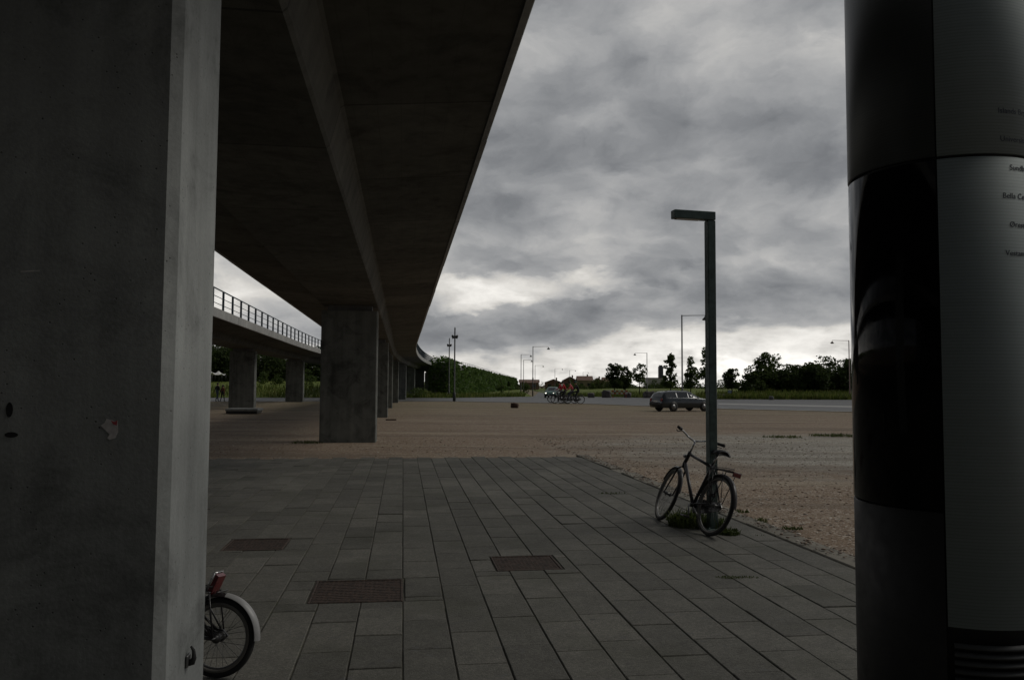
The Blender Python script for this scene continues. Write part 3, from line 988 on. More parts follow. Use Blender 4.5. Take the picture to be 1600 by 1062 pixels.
hb = [(1195, 552, 126, 52, 'taller pale green tree rising at the left end of the dark thicket', M_LEAFM, 2400, .08, 31),
      (1172, 584, 121, 40, 'low rounded bush at the very left end of the thicket', M_LEAFD, 1500, .0, 32),
      (1222, 578, 124, 58, 'low dark bush just right of the taller tree in the thicket', M_LEAFD, 2200, .0, 33),
      (1246, 570, 126, 56, 'dark bush with a ragged twiggy top in the middle of the thicket', M_LEAFD, 2200, .0, 34),
      (1276, 568, 123, 58, 'broad dark bush right of the ragged twiggy one', M_LEAFD, 2400, .0, 35),
      (1296, 556, 128, 60, 'tallest dark bush of the thicket, right of the broad one', M_LEAFD, 2600, .0, 36),
      (1326, 560, 124, 56, 'dark bush behind the brown street lamp by the info column', M_LEAFD, 2400, .0, 37),
      (1362, 556, 128, 70, 'dark bush half hidden by the info column', M_LEAFD, 2200, .0, 38)]
for (px, yt, d, wp, lb, mt, n_, zf, sd_) in hb:
    tree_px(px, yt, d, wp, lb, sd_, GH, zf, mt, n_, .42, name='bush' if yt > 553 else 'tree', nb=16, gap=.32)
# dark wood behind the second viaduct
GW = 'dark trees behind the second viaduct'
for i, (px, d, w_, h_) in enumerate(((318, 150, 110, 6.6), (352, 142, 90, 6.2), (384, 152, 100, 6.7), (424, 146, 90, 6.2), (462, 154, 100, 6.4), (500, 148, 95, 6.0))):
    lb = ['dark tree over the white sails at the pillar edge', 'dark tree right of the white sails, behind two walkers', 'dark tree directly behind the pillar with the low slab',
          'dark tree filling the gap between the two farther pillars', 'dark tree behind the pillar beside the path', 'dark tree behind the left edge of the broad pillar'][i]
    p = at(px, 600, d); bz = gh(p.x, d)
    w = w_ / 1250 * d
    tree((p.x, d, bz), h_, crown_blobs(50 + i, h_, w, -.2, 22), lb, 'tree', GW, 5200, .6, M_LEAFD, 50 + i, .2, name='tree', gap=.7)
# shrubs below that wood
for i, (px, d, w_, h_, lb) in enumerate(((412, 128, 26, 1.9, 'low shrub on the grass bank left of the farther pillar'), (480, 122, 34, 2.6, 'leafy shrub on the bank by the broad pillar'), (434, 126, 22, 1.6, 'small shrub against the pillar beside the path'))):
    p = at(px, 600, d); bz = gh(p.x, d)
    tree((p.x, d, bz), h_, crown_blobs(70 + i, h_, w_ / 1250 * d, .1, 8), lb, 'shrub', None, 500, .3, M_LEAFM, 70 + i, .05, name='shrub')
# scrub under the bend of the viaduct
for i, (px, d, w_, h_, lb) in enumerate(((575, 100, 30, 1.1, 'low scrub behind the half hidden pillar'), (655, 104, 46, 1.2, 'low scrub under the bend of the viaduct'))):
    p = at(px, 600, d); bz = gh(p.x, d)
    tree((p.x, d, bz), h_, crown_blobs(90 + i, h_, w_ / 1250 * d, .05, 8, .6), lb, 'shrub', None, 500, .26, M_LEAFM, 90 + i, .04, name='shrub')

# ivy covered wall running away beside the far road
iv = empty('ivy_wall', (0, 0, 0), label='long high wall thickly overgrown with ivy, running away from the viaduct', cat='wall')
wp = [(at(697, 600, 118), 118, 5.0), (at(723, 600, 135), 135, 4.9), (at(759, 600, 195), 195, 5.0), (at(790, 600, 275), 275, 4.75), (at(806, 600, 345), 345, 4.6)]
wv, wf = [], []
for (p, d, h_) in wp:
    wv += [(p.x, d, -.1), (p.x, d, h_), (p.x - 2.2, d + .2, h_), (p.x - 2.2, d + .2, -.1)]
for i in range(len(wp) - 1):
    for k in range(3): wf.append((i * 4 + k, i * 4 + k + 1, i * 4 + 5 + k, i * 4 + 4 + k))
wf += [(0, 1, 2, 3), (16, 17, 18, 19)]
MB().add(wv, wf).build('wall', M_EDGE, iv)
ir = random.Random(9)
lm = MB()
def ivy_leaf(p, s_):
    u = Vector((ir.gauss(0, 1), ir.gauss(0, 1), ir.gauss(0, .8))).normalized()
    v = u.cross(Vector((ir.gauss(0, 1), ir.gauss(0, 1), ir.gauss(0, 1)))).normalized()
    lm.add([p - u * s_ * .5, p + v * s_ * .3, p + u * s_ * .5, p - v * s_ * .3], [(0, 1, 2), (0, 2, 3)])
for i in range(len(wp) - 1):
    (pa, da, ha), (pb, db, hb_) = wp[i], wp[i + 1]
    ln = db - da
    for _ in range(int(2600 if i == 0 else 4200 if i == 1 else 3000)):
        f = ir.random(); d = da + ln * f; x = pa.x + (pb.x - pa.x) * f; h_ = ha + (hb_ - ha) * f
        zz = ir.random() ** .85 * (h_ + .05)
        bulge = .35 + 1.0 * (1 - zz / h_) + .5 * mnoise.noise(Vector((d * .18, zz * .5, 1)))
        cov = mnoise.noise(Vector((d * .22, zz * .35, 7.7)))
        if zz > h_ * .82 and cov > .25: continue
        ivy_leaf(Vector((x + ir.uniform(.0, 1) * bulge + .05, d - ir.uniform(0, .3) - (.5 if i == 0 and f < .05 else 0), zz)), ir.uniform(.3, .7) * (1 + .3 * i))
# end face of the wall and the top
for _ in range(900):
    p0 = wp[0][0]; zz = ir.random() * 5.6
    ivy_leaf(Vector((p0.x - ir.uniform(-.9, 2.5), 118 - ir.uniform(.05, 1.2), zz)), ir.uniform(.3, .6))
for _ in range(500):
    f = ir.random(); p0 = wp[0][0]; p1 = wp[1][0]
    ivy_leaf(Vector((p0.x + (p1.x - p0.x) * f - ir.uniform(0, 2), 118 + 17 * f, 5.3 + ir.random() * .7 * (1 - f))), ir.uniform(.25, .5))
lm.build('ivy', M_LEAFI, iv)
# handrail on the wall
hr = MB()
for zz in (.35, .7):
    hr.tube([(p.x - .3, d, h_ + zz) for (p, d, h_) in wp[1:]], .03, 5)
for (pa, da, ha), (pb, db, hb_) in zip(wp[1:], wp[2:]):
    n = int((db - da) / 4)
    for k in range(n):
        f = k / n
        hr.bar((pa.x + (pb.x - pa.x) * f - .3, da + (db - da) * f, ha + (hb_ - ha) * f), (pa.x + (pb.x - pa.x) * f - .3, da + (db - da) * f, ha + (hb_ - ha) * f + .7), .03, 5)
hr.build('railing', M_POLE, iv)
for i, (px, d, w_, h_, lb) in enumerate(((783, 150, 12, 2.9, 'dark upright shrub in front of the ivy wall'), (795, 158, 10, 2.6, 'slimmer shrub right of the dark one by the ivy wall'), (822, 165, 16, 2.0, 'low green shrub by the lamps at the road mouth'))):
    p = at(px, 600, d)
    tree((p.x, d, gh(p.x, d)), h_, crown_blobs(110 + i, h_, w_ / 1250 * d, .1, 7), lb, 'shrub', None, 500, .3, M_LEAFM, 110 + i, .05, name='shrub')

# far houses
M_BRICK = simple('far_brick', (.30, .19, .15), .85, var=.2, scale=.6)
M_BRICK2 = simple('far_yellow_brick', (.34, .28, .19), .85, var=.2, scale=.6)
M_ROOF = simple('far_roof_tiles', (.21, .13, .10), .8, var=.25, scale=.8)
M_GLASSF = simple('far_window', (.05, .055, .06), .15)
M_WHITEWALL = simple('far_white_wall', (.8, .8, .79), .7, var=.1)
M_TOWER = simple('tower_cladding', (.10, .115, .14), .4, var=.12)
def house(px0, px1, ytop, d, label, wall, gable=False, group='brick houses on the horizon'):
    a, b = at(px0, 600, d), at(px1, 600, d)
    zt = at(px0, ytop, d).z
    w = b.x - a.x
    root = empty('house', ((a.x + b.x) / 2, d, 0), label=label, cat='house', group=group)
    ez = zt * .68
    MB().box((0, 4, ez / 2), (w, 8, ez)).build('wall', wall, root)
    o = .35
    if gable:
        rf = MB().add([(-w / 2 - o, -o, ez + .002), (w / 2 + o, -o, ez + .002), (w / 2 + o, 8 + o, ez + .002), (-w / 2 - o, 8 + o, ez + .002), (0, -o, zt), (0, 8 + o, zt)],
             [(0, 1, 4), (2, 3, 5), (1, 2, 5, 4), (3, 0, 4, 5), (0, 3, 2, 1)]).build('roof', M_ROOF, root)
    else:
        rf = MB().add([(-w / 2 - o, -o, ez + .002), (w / 2 + o, -o, ez + .002), (w / 2 + o, 8 + o, ez + .002), (-w / 2 - o, 8 + o, ez + .002), (-w / 2 - o, 4, zt), (w / 2 + o, 4, zt)],
             [(0, 1, 5, 4), (3, 4, 5, 2), (0, 4, 3), (1, 2, 5), (0, 3, 2, 1)]).build('roof', M_ROOF, root)
    MB().box((w * .2, 4, zt + .1), (.6, .6, 1.2)).build('chimney', wall, rf)
    n = max(2, int(w / 3.2))
    for k in range(n):
        x = -w / 2 + (k + .5) * w / n
        MB().box((x, -.02, ez * .55), (w / n * .42, .06, 1.3)).build('window', M_GLASSF, root)
house(812, 842, 592.5, 330, 'long low reddish brick house behind the end of the ivy wall', M_BRICK)
house(852, 878, 592, 345, 'small brick house left of the yellowish one on the horizon', M_BRICK, True)
house(880, 902, 588, 360, 'reddish house partly hidden above the cyclists', M_BRICK, True)
house(903, 926, 587, 352, 'yellowish brick house with the highest roof above the cyclists', M_BRICK2)
house(928, 942, 590, 365, 'narrow dark brick house right of the yellowish one', M_BRICK, True)
house(943, 966, 589, 350, 'yellow brown house just left of the dark young trees', M_BRICK2)
# tower and pale hall
d = 900
p0, p1 = at(1029.5, 602, d), at(1036.5, 602, d); zt = at(1033, 572.5, d).z
tw = empty('tower', ((p0.x + p1.x) / 2, d, 0), label='distant dark slab tower beyond the young trees', cat='tower')
w = p1.x - p0.x
MB().box((0, w / 2, zt / 2), (w, w, zt)).build('shaft', M_TOWER, tw)
MB().box((0, w / 2, zt + .8), (w * .7, w * .7, 1.6)).build('roof_plant', M_TOWER, tw)
for k in range(12):
    MB().box((0, -.05, zt * (.12 + .072 * k)), (w * .86, .2, 1.1)).build('window_band', M_GLASSF, tw)
d = 430
p0, p1 = at(1012, 602, d), at(1041, 602, d); zt = at(1026, 590.5, d).z
hl = empty('hall', ((p0.x + p1.x) / 2, d, 0), label='low pale hall with white and grey fronts below the tower', cat='building')
w = p1.x - p0.x
MB().box((0, 6, zt / 2), (w, 12, zt)).build('wall', simple('pale_cladding', (.55, .56, .55), .7), hl)
MB().box((w * .38, -.3, zt * .38), (w * .2, .6, zt * .72)).build('white_front', M_WHITEWALL, hl)
MB().box((0, 6, zt + .12), (w + .6, 12.6, .24)).build('roof', M_ROOF, hl)
for k in range(4): MB().box((-w * .4 + k * w * .16, -.03, zt * .3), (w * .07, .08, zt * .2)).build('window', M_GLASSF, hl)
# far tree belt on the horizon
fb = []
fr = random.Random(77)
for k in range(150):
    x = -170 + k * 4.2 + fr.uniform(-2, 2)
    if 0 < x - at(1012, 600, 460).x < 14: continue
    hh = fr.uniform(2.4, 5.2) * (1.0 if x > -20 else 1.6)
    fb.append(((x, 470 + fr.uniform(-25, 25), hh * .45), (fr.uniform(3, 6), 3, hh * .55)))
fb2 = []
for k in range(95):
    x = at(786, 600, 318).x + k * 1.05 + fr.uniform(-.5, .5)
    if at(826, 600, 318).x < x < at(856, 600, 318).x: continue
    hh = fr.choice((1.2, 1.8, 2.4, 3.2, 4.6))
    fb2.append(((x, 318 + fr.uniform(-4, 4), hh * .45), (fr.uniform(.8, 2.0), 1.2, hh * .55)))
o = leafcloud(fb2, 11000, .7, 78, gap=.6).build('hedgerow', M_LEAFM)
tag(o, 'ragged green hedgerow before the far brick houses', 'hedge', kind='stuff')
o = leafcloud(fb, 12000, 1.1, 77, gap=.6).build('treeline', foliage('far_leaves', (.035, .045, .028), (.05, .062, .036), (.07, .08, .05)))
tag(o, 'distant belt of trees along the horizon', 'trees', kind='stuff')

# ------------------------------------------------------------------ street lamps
def street_lamp(px, ytop, d, arm_px, label, mat=M_POLE, h=8.0):
    p = at(px, 600, d)
    bz = 0
    h = at(px, ytop, d).z - bz
    a = arm_px / 1250 * d
    root = empty('street_lamp', (p.x, d, bz), label=label, cat='street lamp', group='street lamps along the roads')
    MB().tube([(0, 0, -.05), (0, 0, 1.0), (0, 0, 1.02), (0, 0, h)], [.105, .10, .075, .06], 10).build('pole', mat, root)
    MB().tube([(0, 0, h - .06), (a * .9, 0, h - .02)], [.035, .028], 6).bar((a * .9, 0, h - .02), (a * .9, 0, h - .22), .02, 6).build('arm', mat, root)
    s_ = 1 if a > 0 else -1
    hd = MB()
    hd.lathe([(.0, -.16), (.05, -.16), (.09, -.22), (.24, -.38), (.26, -.42), (.25, -.44), (0, -.44)], 14, Matrix.Translation((a * .9, 0, h)))
    hd.build('lamp_head', M_POLE if mat is M_POLE else mat, root)
    MB().lathe([(.0, -.50), (.15, -.48), (.22, -.445), (.0, -.443)], 12, Matrix.Translation((a * .9, 0, h))).build('lamp_lens', M_LAMPLENS, root)
    return root
street_lamp(1066, 492, 72, 40, 'street lamp rising behind the parked estate car')
street_lamp(1327.5, 531.5, 111, -29, 'brownish street lamp before the thicket, beside the info column', M_POLEBROWN)
street_lamp(1011, 551, 150, -21, 'street lamp between the sparse tree and the distant tower')
street_lamp(832.5, 541, 128, 27, 'tallest looking street lamp at the mouth of the far road')
street_lamp(814, 553.5, 155, 17, 'street lamp just right of the ivy wall, left of the tallest looking one')
street_lamp(818, 562, 190, 14, 'street lamp close behind the one just right of the ivy wall')
street_lamp(836, 570.5, 240, 14, 'street lamp half the height of the tallest looking one and right behind it')
street_lamp(867, 575.5, 285, 13, 'small far street lamp above the oncoming car')
street_lamp(890, 578, 330, 10, 'tiny far street lamp above the left red jackets')
street_lamp(911, 581, 370, 9, 'tiniest far street lamp, right of all riders heads')

# slender floodlight masts by the path
def mast(px, ytop, d, label):
    p = at(px, 600, d); h = at(px, ytop, d).z
    root = empty('floodlight_mast', (p.x, d, 0), label=label, cat='mast', group='floodlight masts by the ivy wall')
    MB().tube([(0, 0, -.05), (0, 0, .9), (0, 0, .93), (0, 0, h)], [.16, .15, .085, .07], 10).build('pole', M_POLE, root)
    for s_ in (-1, 1):
        m = MB(); Mx = Matrix.Translation((s_ * .20, -.02, h - .75)) @ Matrix.Rotation(s_ * R(28), 4, 'Y')
        m.lathe([(0, .2), (.08, .2), (.13, .05), (.15, -.18), (.0, -.16)], 10, Mx)
        m.bar((0, 0, h - .62), (s_ * .18, 0, h - .66), .03, 6)
        m.build('floodlight', M_POLE, root)
    MB().tube([(0, 0, h), (0, 0, h + .12), (0, 0, h + .3)], [.07, .07, .02], 8).build('cap', M_POLE, root)
mast(710, 515, 84, 'taller floodlight mast standing at the path before the ivy wall')
mast(701.5, 531, 112, 'shorter looking floodlight mast beside the viaduct end')

# ------------------------------------------------------------------ near lamp post
lp = empty('lamp_post', (POST.x, POST.y, 0), (0, 0, R(14)), 'square green grey steel lamp post with a box arm, bicycle leaning on it', 'lamp post')
PH = at(1112, 339, POST.y).z
MB().box((0, 0, PH / 2 - .05), (.10, .10, PH + .0), bev=.006).build('post', M_LAMP, lp)
am = MB(); am.box((-.215, 0, PH + .005), (.53, .11, .10), bev=.006); am.build('arm', M_LAMP, lp)
MB().box((-.29, 0, PH - .047), (.30, .08, .008)).build('lamp_lens', M_LAMPLENS, lp)
bpm = MB().box((0, 0, .018), (.22, .22, .018), bev=.004)
for sx in (-1, 1):
    for sy in (-1, 1): bpm.bar((sx * .085, sy * .085, .02), (sx * .085, sy * .085, .048), .012, 6)
bpm.build('base_plate', M_LAMP, lp)
MB().box((.0, -.0525, .62), (.07, .006, .30), bev=.002).build('hatch', M_LAMP, lp)

# ------------------------------------------------------------------ weeds
def tuft(name, c, rad, n, h0, h1, label, seed, w=.012, mat=None, lean=.9, flat=1.0, leafy=0):
    def sm(r):
        a = r.uniform(0, 6.28); q = rad * math.sqrt(r.random())
        return (c.x + math.cos(a) * q * 1.0, c.y + math.sin(a) * q * flat, max(0, c.z) - .005)
    mb_ = blades(n, sm, h0, h1, w, seed, lean)
    if leafy: leafcloud([((c.x + dx_ * rad, c.y + dy_ * rad * .8, h1 * .28), (rad * .6, rad * .5, h1 * .36)) for dx_, dy_ in ((0, 0), (.55, .2), (-.5, -.1), (.1, -.5), (-.2, .5))], leafy, .05, seed, mb_, gap=.9)
    o = mb_.build(name, mat or M_WEED)
    return tag(o, label, 'weeds')
tuft('weed_tuft', gnd(1076, 822), .24, 380, .04, .24, 'dark green weeds under the bicycle frame by the lamp post', 1, .018, leafy=700)
tuft('weed_tuft', gnd(1139, 836), .12, 150, .03, .10, 'small green clump of weeds right of the rear bicycle wheel', 2, .014, leafy=260)
tuft('weed_tuft', gnd(1053, 813), .10, 110, .02, .09, 'low dark weeds by the front bicycle wheel', 3, .016)
tuft('weed_tuft', gnd(1118, 826), .13, 160, .04, .20, 'weeds growing close round the lamp post foot', 4, .016, leafy=300)
tuft('weed_tuft', gnd(1153, 904), .19, 330, .012, .035, 'flat patch of grass in a paving joint before the bicycle', 5, .012, flat=.25)
tuft('weed_tuft', gnd(955, 772), .22, 110, .015, .05, 'flat patch of grass in the paving near its far corner', 6, .012, flat=.35)
tuft('weed_tuft', gnd(1190, 815), .08, 60, .02, .07, 'tiny green weed in the gravel right of the bicycle', 7, .014)
tuft('weed_tuft', gnd(1236, 826), .14, 90, .015, .05, 'dark flat weed in the gravel beside the kerb', 8, .014, flat=.5)
tuft('weed_tuft', gnd(1305, 681), .9, 300, .04, .12, 'green patch of weeds in the gravel near the info column', 9, .03, flat=.5)
tuft('weed_tuft', gnd(1225, 683), .7, 160, .03, .10, 'sparse weeds in the gravel right of the lamp post', 10, .03, flat=.5)
tuft('weed_tuft', gnd(1158, 800), .12, 60, .02, .06, 'thin grass at the paving edge behind the rear wheel', 14, .012, flat=.5)
tuft('weed_tuft', gnd(480, 692), .45, 140, .03, .10, 'thin weeds at the left foot of the broad pillar', 15, .02, flat=.4)
tuft('weed_tuft', gnd(1187, 838), .05, 40, .01, .035, 'speck of moss on the kerb joint before the gravel', 16, .012)

# stones on the lot
def rock(name, px, py, w, h, label, seed, mat, grp=None, cat='boulder'):
    p = gnd(px, py)
    r = random.Random(seed)
    bm = bmesh.new(); bmesh.ops.create_icosphere(bm, subdivisions=3, radius=1)
    for v in bm.verts:
        c = v.co.copy()
        c = Vector([max(-.72, min(.72, q)) for q in c]) / .72
        k = 1 + .22 * mnoise.noise(c * 1.3 + Vector((seed, 0, 0)))
        v.co = Vector((c.x * w / 2 * k, c.y * w * .4 * k, (c.z * .5 + .42) * h * k))
    mb = MB(); bm.verts.index_update()
    mb.add([v.co for v in bm.verts], [[v.index for v in f.verts] for f in bm.faces], 0, True); bm.free()
    o = mb.build(name, mat, None, (p.x, p.y + w * .4, -.01), (0, 0, r.uniform(-.3, .3)))
    return tag(o, label, cat, grp)
M_ROCK = simple('boulder_stone', (.13, .12, .115), .9, var=.35, scale=3, bump=.4, bscale=8)
M_ROCKB = simple('brown_block', (.075, .045, .035), .9, var=.3, scale=5, bump=.4, bscale=12)
rock('stone_block', 804, 636.5, .55, .36, 'dark brown stone block lying alone on the gravel lot', 1, M_ROCKB, None, 'stone')
GB = 'boulders along the far road edge'
rock('boulder', 1016, 621.5, 1.5, 1.0, 'grey boulder behind the rear of the estate car', 2, M_ROCK, GB)
rock('boulder', 948, 621, 1.3, 1.1, 'boulder left of the red and white barrier', 3, M_ROCK, GB)
rock('boulder', 981, 621, 1.0, .8, 'purplish boulder right of the red and white barrier', 4, M_ROCK, GB)
rock('boulder', 1130, 623, 1.0, .7, 'small boulder left of the little blue sign', 5, M_ROCK, GB)
rock('boulder', 1157, 623, 1.1, .7, 'boulder right of the little blue sign', 6, M_ROCK, GB)
rock('boulder', 924, 621, .9, .7, 'dark small boulder right of the cyclists', 7, M_ROCK, GB)
rock('boulder', 1206, 624.5, .55, .5, 'pale boulder in front of the thicket', 8, M_PLINTH, GB)
# plank by the second pillar back
p = gnd(611, 656)
o = MB().box((0, 0, .02), (.5, .12, .06), bev=.008).build('wood_scrap', M_ROCKB, None, (p.x, p.y, .0), (0, 0, .2))
tag(o, 'flat dark scrap of wood on the gravel at the half hidden pillar', 'scrap')

# barrier
M_BARR = simple('barrier_red', (.45, .09, .05), .5, var=.2); M_BARW = simple('barrier_white', (.65, .63, .58), .5, var=.15)
p = gnd(968, 621)
bq = empty('barrier', (p.x, p.y, 0), label='low red and white striped road barrier under the dark young trees', cat='barrier')
for i, zz in enumerate((.95, .62)):
    b_ = MB()
    for k in range(7): b_.box((-1.0 + k * .335, 0, zz), (.333, .04, .18), mi=(k + i) % 2)
    b_.build('rail', [M_BARR, M_BARW], bq)
for s_ in (-1, 1):
    MB().bar((s_ * .95, .05, 0), (s_ * .95, .05, 1.1), .035, 8).box((s_ * .95, .05, .04), (.12, .6, .08)).build('foot', M_BARR, bq)
# small blue sign
p = gnd(1140, 623)
sg_ = empty('small_sign', (p.x, p.y, 0), label='little pale blue sign panel on a short post beyond the road', cat='sign')
MB().bar((0, 0, 0), (0, 0, 1.25), .03, 8).build('post', M_POLE, sg_)
MB().box((0, -.04, 1.0), (.5, .03, .42), bev=.01).build('panel', simple('pale_blue_panel', (.30, .37, .50), .5), sg_)

# white sails on the far lawn
M_SAIL = simple('white_canvas', (.75, .75, .73), .7, var=.06)
def sail(px, ytop, ybot, wpx, d, label):
    p = at(px, 600, d); bz = gh(p.x, d); zt = at(px, ytop, d).z - bz; zb = at(px, ybot, d).z - bz; w = wpx / 1250 * d
    root = empty('sail_canopy', (p.x, d, bz), label=label, cat='canopy', group='white canopies on the lawn')
    n = 8; mb = MB()
    for j in range(n + 1):
        for i in range(n + 1):
            u, v = i / n - .5, j / n - .5
            r_ = max(abs(u), abs(v)) * 2
            mb.v.append((u * w, v * w, zb + (zt - zb) * (1 - r_) ** 1.6 + .35 * (zt - zb) * (4 * u * u * v * v * 4)))
    for j in range(n):
        for i in range(n):
            a = j * (n + 1) + i; mb.f.append((a, a + 1, a + n + 2, a + n + 1)); mb.m.append(0); mb.s.append(True)
    mb.build('canvas', M_SAIL, root)
    MB().bar((0, 0, 0), (0, 0, zt), .06, 6).build('mast', M_POLE, root)
    for sx in (-1, 1):
        for sy in (-1, 1): MB().bar((sx * w / 2, sy * w / 2, 0), (sx * w / 2, sy * w / 2, zb + .1), .05, 6).build('pole', M_POLE, root)
sail(322, 576, 585, 30, 132, 'larger white peaked canopy at the pillar edge beyond the walkers')
sail(341, 579, 586, 17, 134, 'smaller white canopy right of the larger one')
# white notice by the path pillar
p = at(470, 589, 100)
nb = empty('notice_board', (p.x, 100, gh(p.x, 100)), label='small white notice board right of the pillar beside the path', cat='sign')
zb = p.z - gh(p.x, 100)
MB().bar((0, 0, 0), (0, 0, zb + .3), .04, 8).build('post', M_POLE, nb)
MB().box((0, -.06, zb), (.7, .04, .6), bev=.01).build('panel', M_SAIL, nb)

# ------------------------------------------------------------------ information column
CXY = Vector((2.0, 3.7, 0)); CR = .4
col = empty('info_column', CXY, label='round steel metro information column with station names and black glass', cat='info column')
def colmat(name, base, stripe, rough, metal):
    m, t, b = newmat(name)
    c = t.n('ShaderNodeTexCoord').outputs['Object']
    sx = t.n('ShaderNodeSeparateXYZ', {0: c})
    ln = t.math('LESS_THAN', t.math('FRACT', t.math('MULTIPLY', sx.outputs[2], 1 / .0135)), .28)
    n = t.noise(t.vmath('MULTIPLY', c, (1, 1, 30)), 4, 4)
    lo = tuple(x * .9 for x in base)
    colr = t.mix(t.maprange(n, .3, .7), lo, base)
    colr = t.mix(t.math('MULTIPLY', ln, stripe), colr, tuple(x * .45 for x in base))
    t.set(b.inputs['Base Color'], colr)
    b.inputs['Roughness'].default_value = rough; b.inputs['Metallic'].default_value = metal
    return m
M_COLP = colmat('column_panel_steel', (.235, .275, .275), .3, .6, .3)
M_COLD = colmat('column_dark_panel', (.045, .05, .05), .3, .40, .3)
M_GLASSB = simple('black_glass', (.004, .004, .005), .05, 0, var=.1, spec=.12)
M_COLB = simple('column_base_black', (.012, .012, .013), .55)
M_LETTER = simple('letter_print', (.02, .025, .05), .5)
ang_cam = math.atan2(-CXY.y, -CXY.x)               # toward the camera
A_SEAM = ang_cam - R(2.0)
def arc(r, z0, z1, a0, a1, seg, mat, name, thick=.012, bev=.004):
    mb = MB()
    prof = [(r - thick, z0), (r - bev, z0), (r, z0 + bev), (r, z1 - bev), (r - bev, z1), (r - thick, z1), (r - thick, z0)]
    mb.lathe(prof, seg, None, 0, a0, a1)
    return mb.build(name, mat, col)
Z_RING, Z_GLB, Z_PB = 2.647, 1.16, .69
gp = .008
# camera sees the arc around ang_cam; going counter-clockwise (increasing angle) moves to the right in view
AL0, AL1 = A_SEAM - R(118), A_SEAM - gp
AR0, AR1 = A_SEAM + gp, A_SEAM + R(238)
arc(CR, Z_RING + .006, 3.75, AL0, AL1, 40, M_COLD, 'dark_panel')
arc(CR, Z_RING + .006, 3.75, AR0, AR1, 70, M_COLP, 'steel_panel')
arc(CR - .002, Z_GLB, Z_RING - .006, AL0, AL1, 40, M_GLASSB, 'glass_panel')
arc(CR, Z_PB, Z_RING - .006, AR0, AR1, 70, M_COLP, 'steel_panel')
arc(CR - .004, .02, Z_GLB - .006, AL0, AL1, 40, M_COLB, 'base_panel')
MB().lathe([(0, 0), (CR - .02, 0), (CR - .02, 3.78), (CR - .05, 3.82), (0, 3.82)], 48).build('core', M_COLB, col)
lv = MB()
z = .06
while z < Z_PB - .07:
    lv.lathe([(CR - .018, z), (CR - .002, z + .004), (CR - .002, z + .012), (CR - .018, z + .022)], 60, None, 0, AR0 + R(3), AR1)
    z += .034
lv.build('louvre', simple('louvre_steel', (.06, .063, .063), .55, .3), col)
dg = bpy.context.evaluated_depsgraph_get()
def lettering(text, zc, ac, size):
    cu = bpy.data.curves.new('lettering', 'FONT'); cu.body = text; cu.size = size; cu.align_x = 'CENTER'; cu.extrude = .0004; cu.space_character = 1.02
    tmp = bpy.data.objects.new('tmp', cu); COL.objects.link(tmp)
    bpy.context.view_layer.update()
    me = bpy.data.meshes.new_from_object(tmp.evaluated_get(bpy.context.evaluated_depsgraph_get()))
    bpy.data.objects.remove(tmp)
    for v in me.vertices:
        a = ac + v.co.x / CR
        rr = CR + .0008 + v.co.z
        v.co = Vector((rr * math.cos(a), rr * math.sin(a), zc + v.co.y))
    me.materials.clear(); me.materials.append(M_LETTER)
    me.name = 'lettering'
    o = bpy.data.objects.new('lettering', me); COL.objects.link(o); o.parent = col
    return o
# angular position of px 1594 on the cylinder
def col_angle(px):
    rr = ray(px, 400); o = Vector((0, 0)) - CXY.xy; d_ = Vector((rr.x, rr.y)).normalized()
    b_ = o.dot(d_); q = o.length_squared - CR * CR
    t_ = -b_ - math.sqrt(max(0, b_ * b_ - q)); h = o + d_ * t_
    return math.atan2(h.y, h.x)
AC = col_angle(1596)
for i, tx in enumerate(('Islands Brygge', 'Universitetet', 'Sundby', 'Bella Center', 'Ørestad', 'Vestamager')):
    lettering(tx, 2.825 - i * .1205, AC, .033)

# ------------------------------------------------------------------ bicycles
def wheel_parts(root, name, cx_, rw, steer=None, tyre_r=.020, spokes=28, whitewall=False):
    """wheel in the xz plane, centred at (cx_,0,rw)"""
    Mx = Matrix.Translation((0, 0, 0))
    def ringpts(r, n=48): return [(r * math.cos(2 * PI * k / n), 0, r * math.sin(2 * PI * k / n)) for k in range(n)]
    hub = MB().bar((0, -.045, 0), (0, .045, 0), .018, 10)
    hub.bar((0, -.03, 0), (0, -.026, 0), .03, 12).bar((0, .026, 0), (0, .03, 0), .03, 12)
    hub.bar((0, -.075, 0), (0, .075, 0), .006, 6)
    w = hub.build(name, M_STEEL, root, (cx_, 0, rw))
    ty = MB().tube(ringpts(rw - tyre_r), tyre_r, 8, closed=True)
    ty.build('tyre', M_RUBBER, w)
    sw = MB()
    for s_ in (-1, 1):
        sw.tube([(p[0], s_ * tyre_r * .62, p[2]) for p in ringpts(rw - tyre_r * 1.9)], tyre_r * .5, 6, closed=True)
    sw.build('sidewall', M_GREYRUBBER, w)
    rm = MB().tube(ringpts(rw - tyre_r * 2.3), .011, 6, closed=True)
    rm.build('rim', M_STEEL, w)
    sp = MB()
    for k in range(spokes):
        a = 2 * PI * k / spokes; s_ = 1 if k % 2 else -1
        a2 = a + (.5 if (k // 2) % 2 else -.5)
        sp.bar((.028 * math.cos(a2), s_ * .028, .028 * math.sin(a2)), ((rw - .05) * math.cos(a), 0, (rw - .05) * math.sin(a)), .0012, 4)
    sp.build('spokes', M_STEEL, w)
    return w
def arcpts(cx_, cz, r, a0, a1, n=14, y=0): return [(cx_ + r * math.cos(R(a0 + (a1 - a0) * k / n)), y, cz + r * math.sin(R(a0 + (a1 - a0) * k / n))) for k in range(n + 1)]
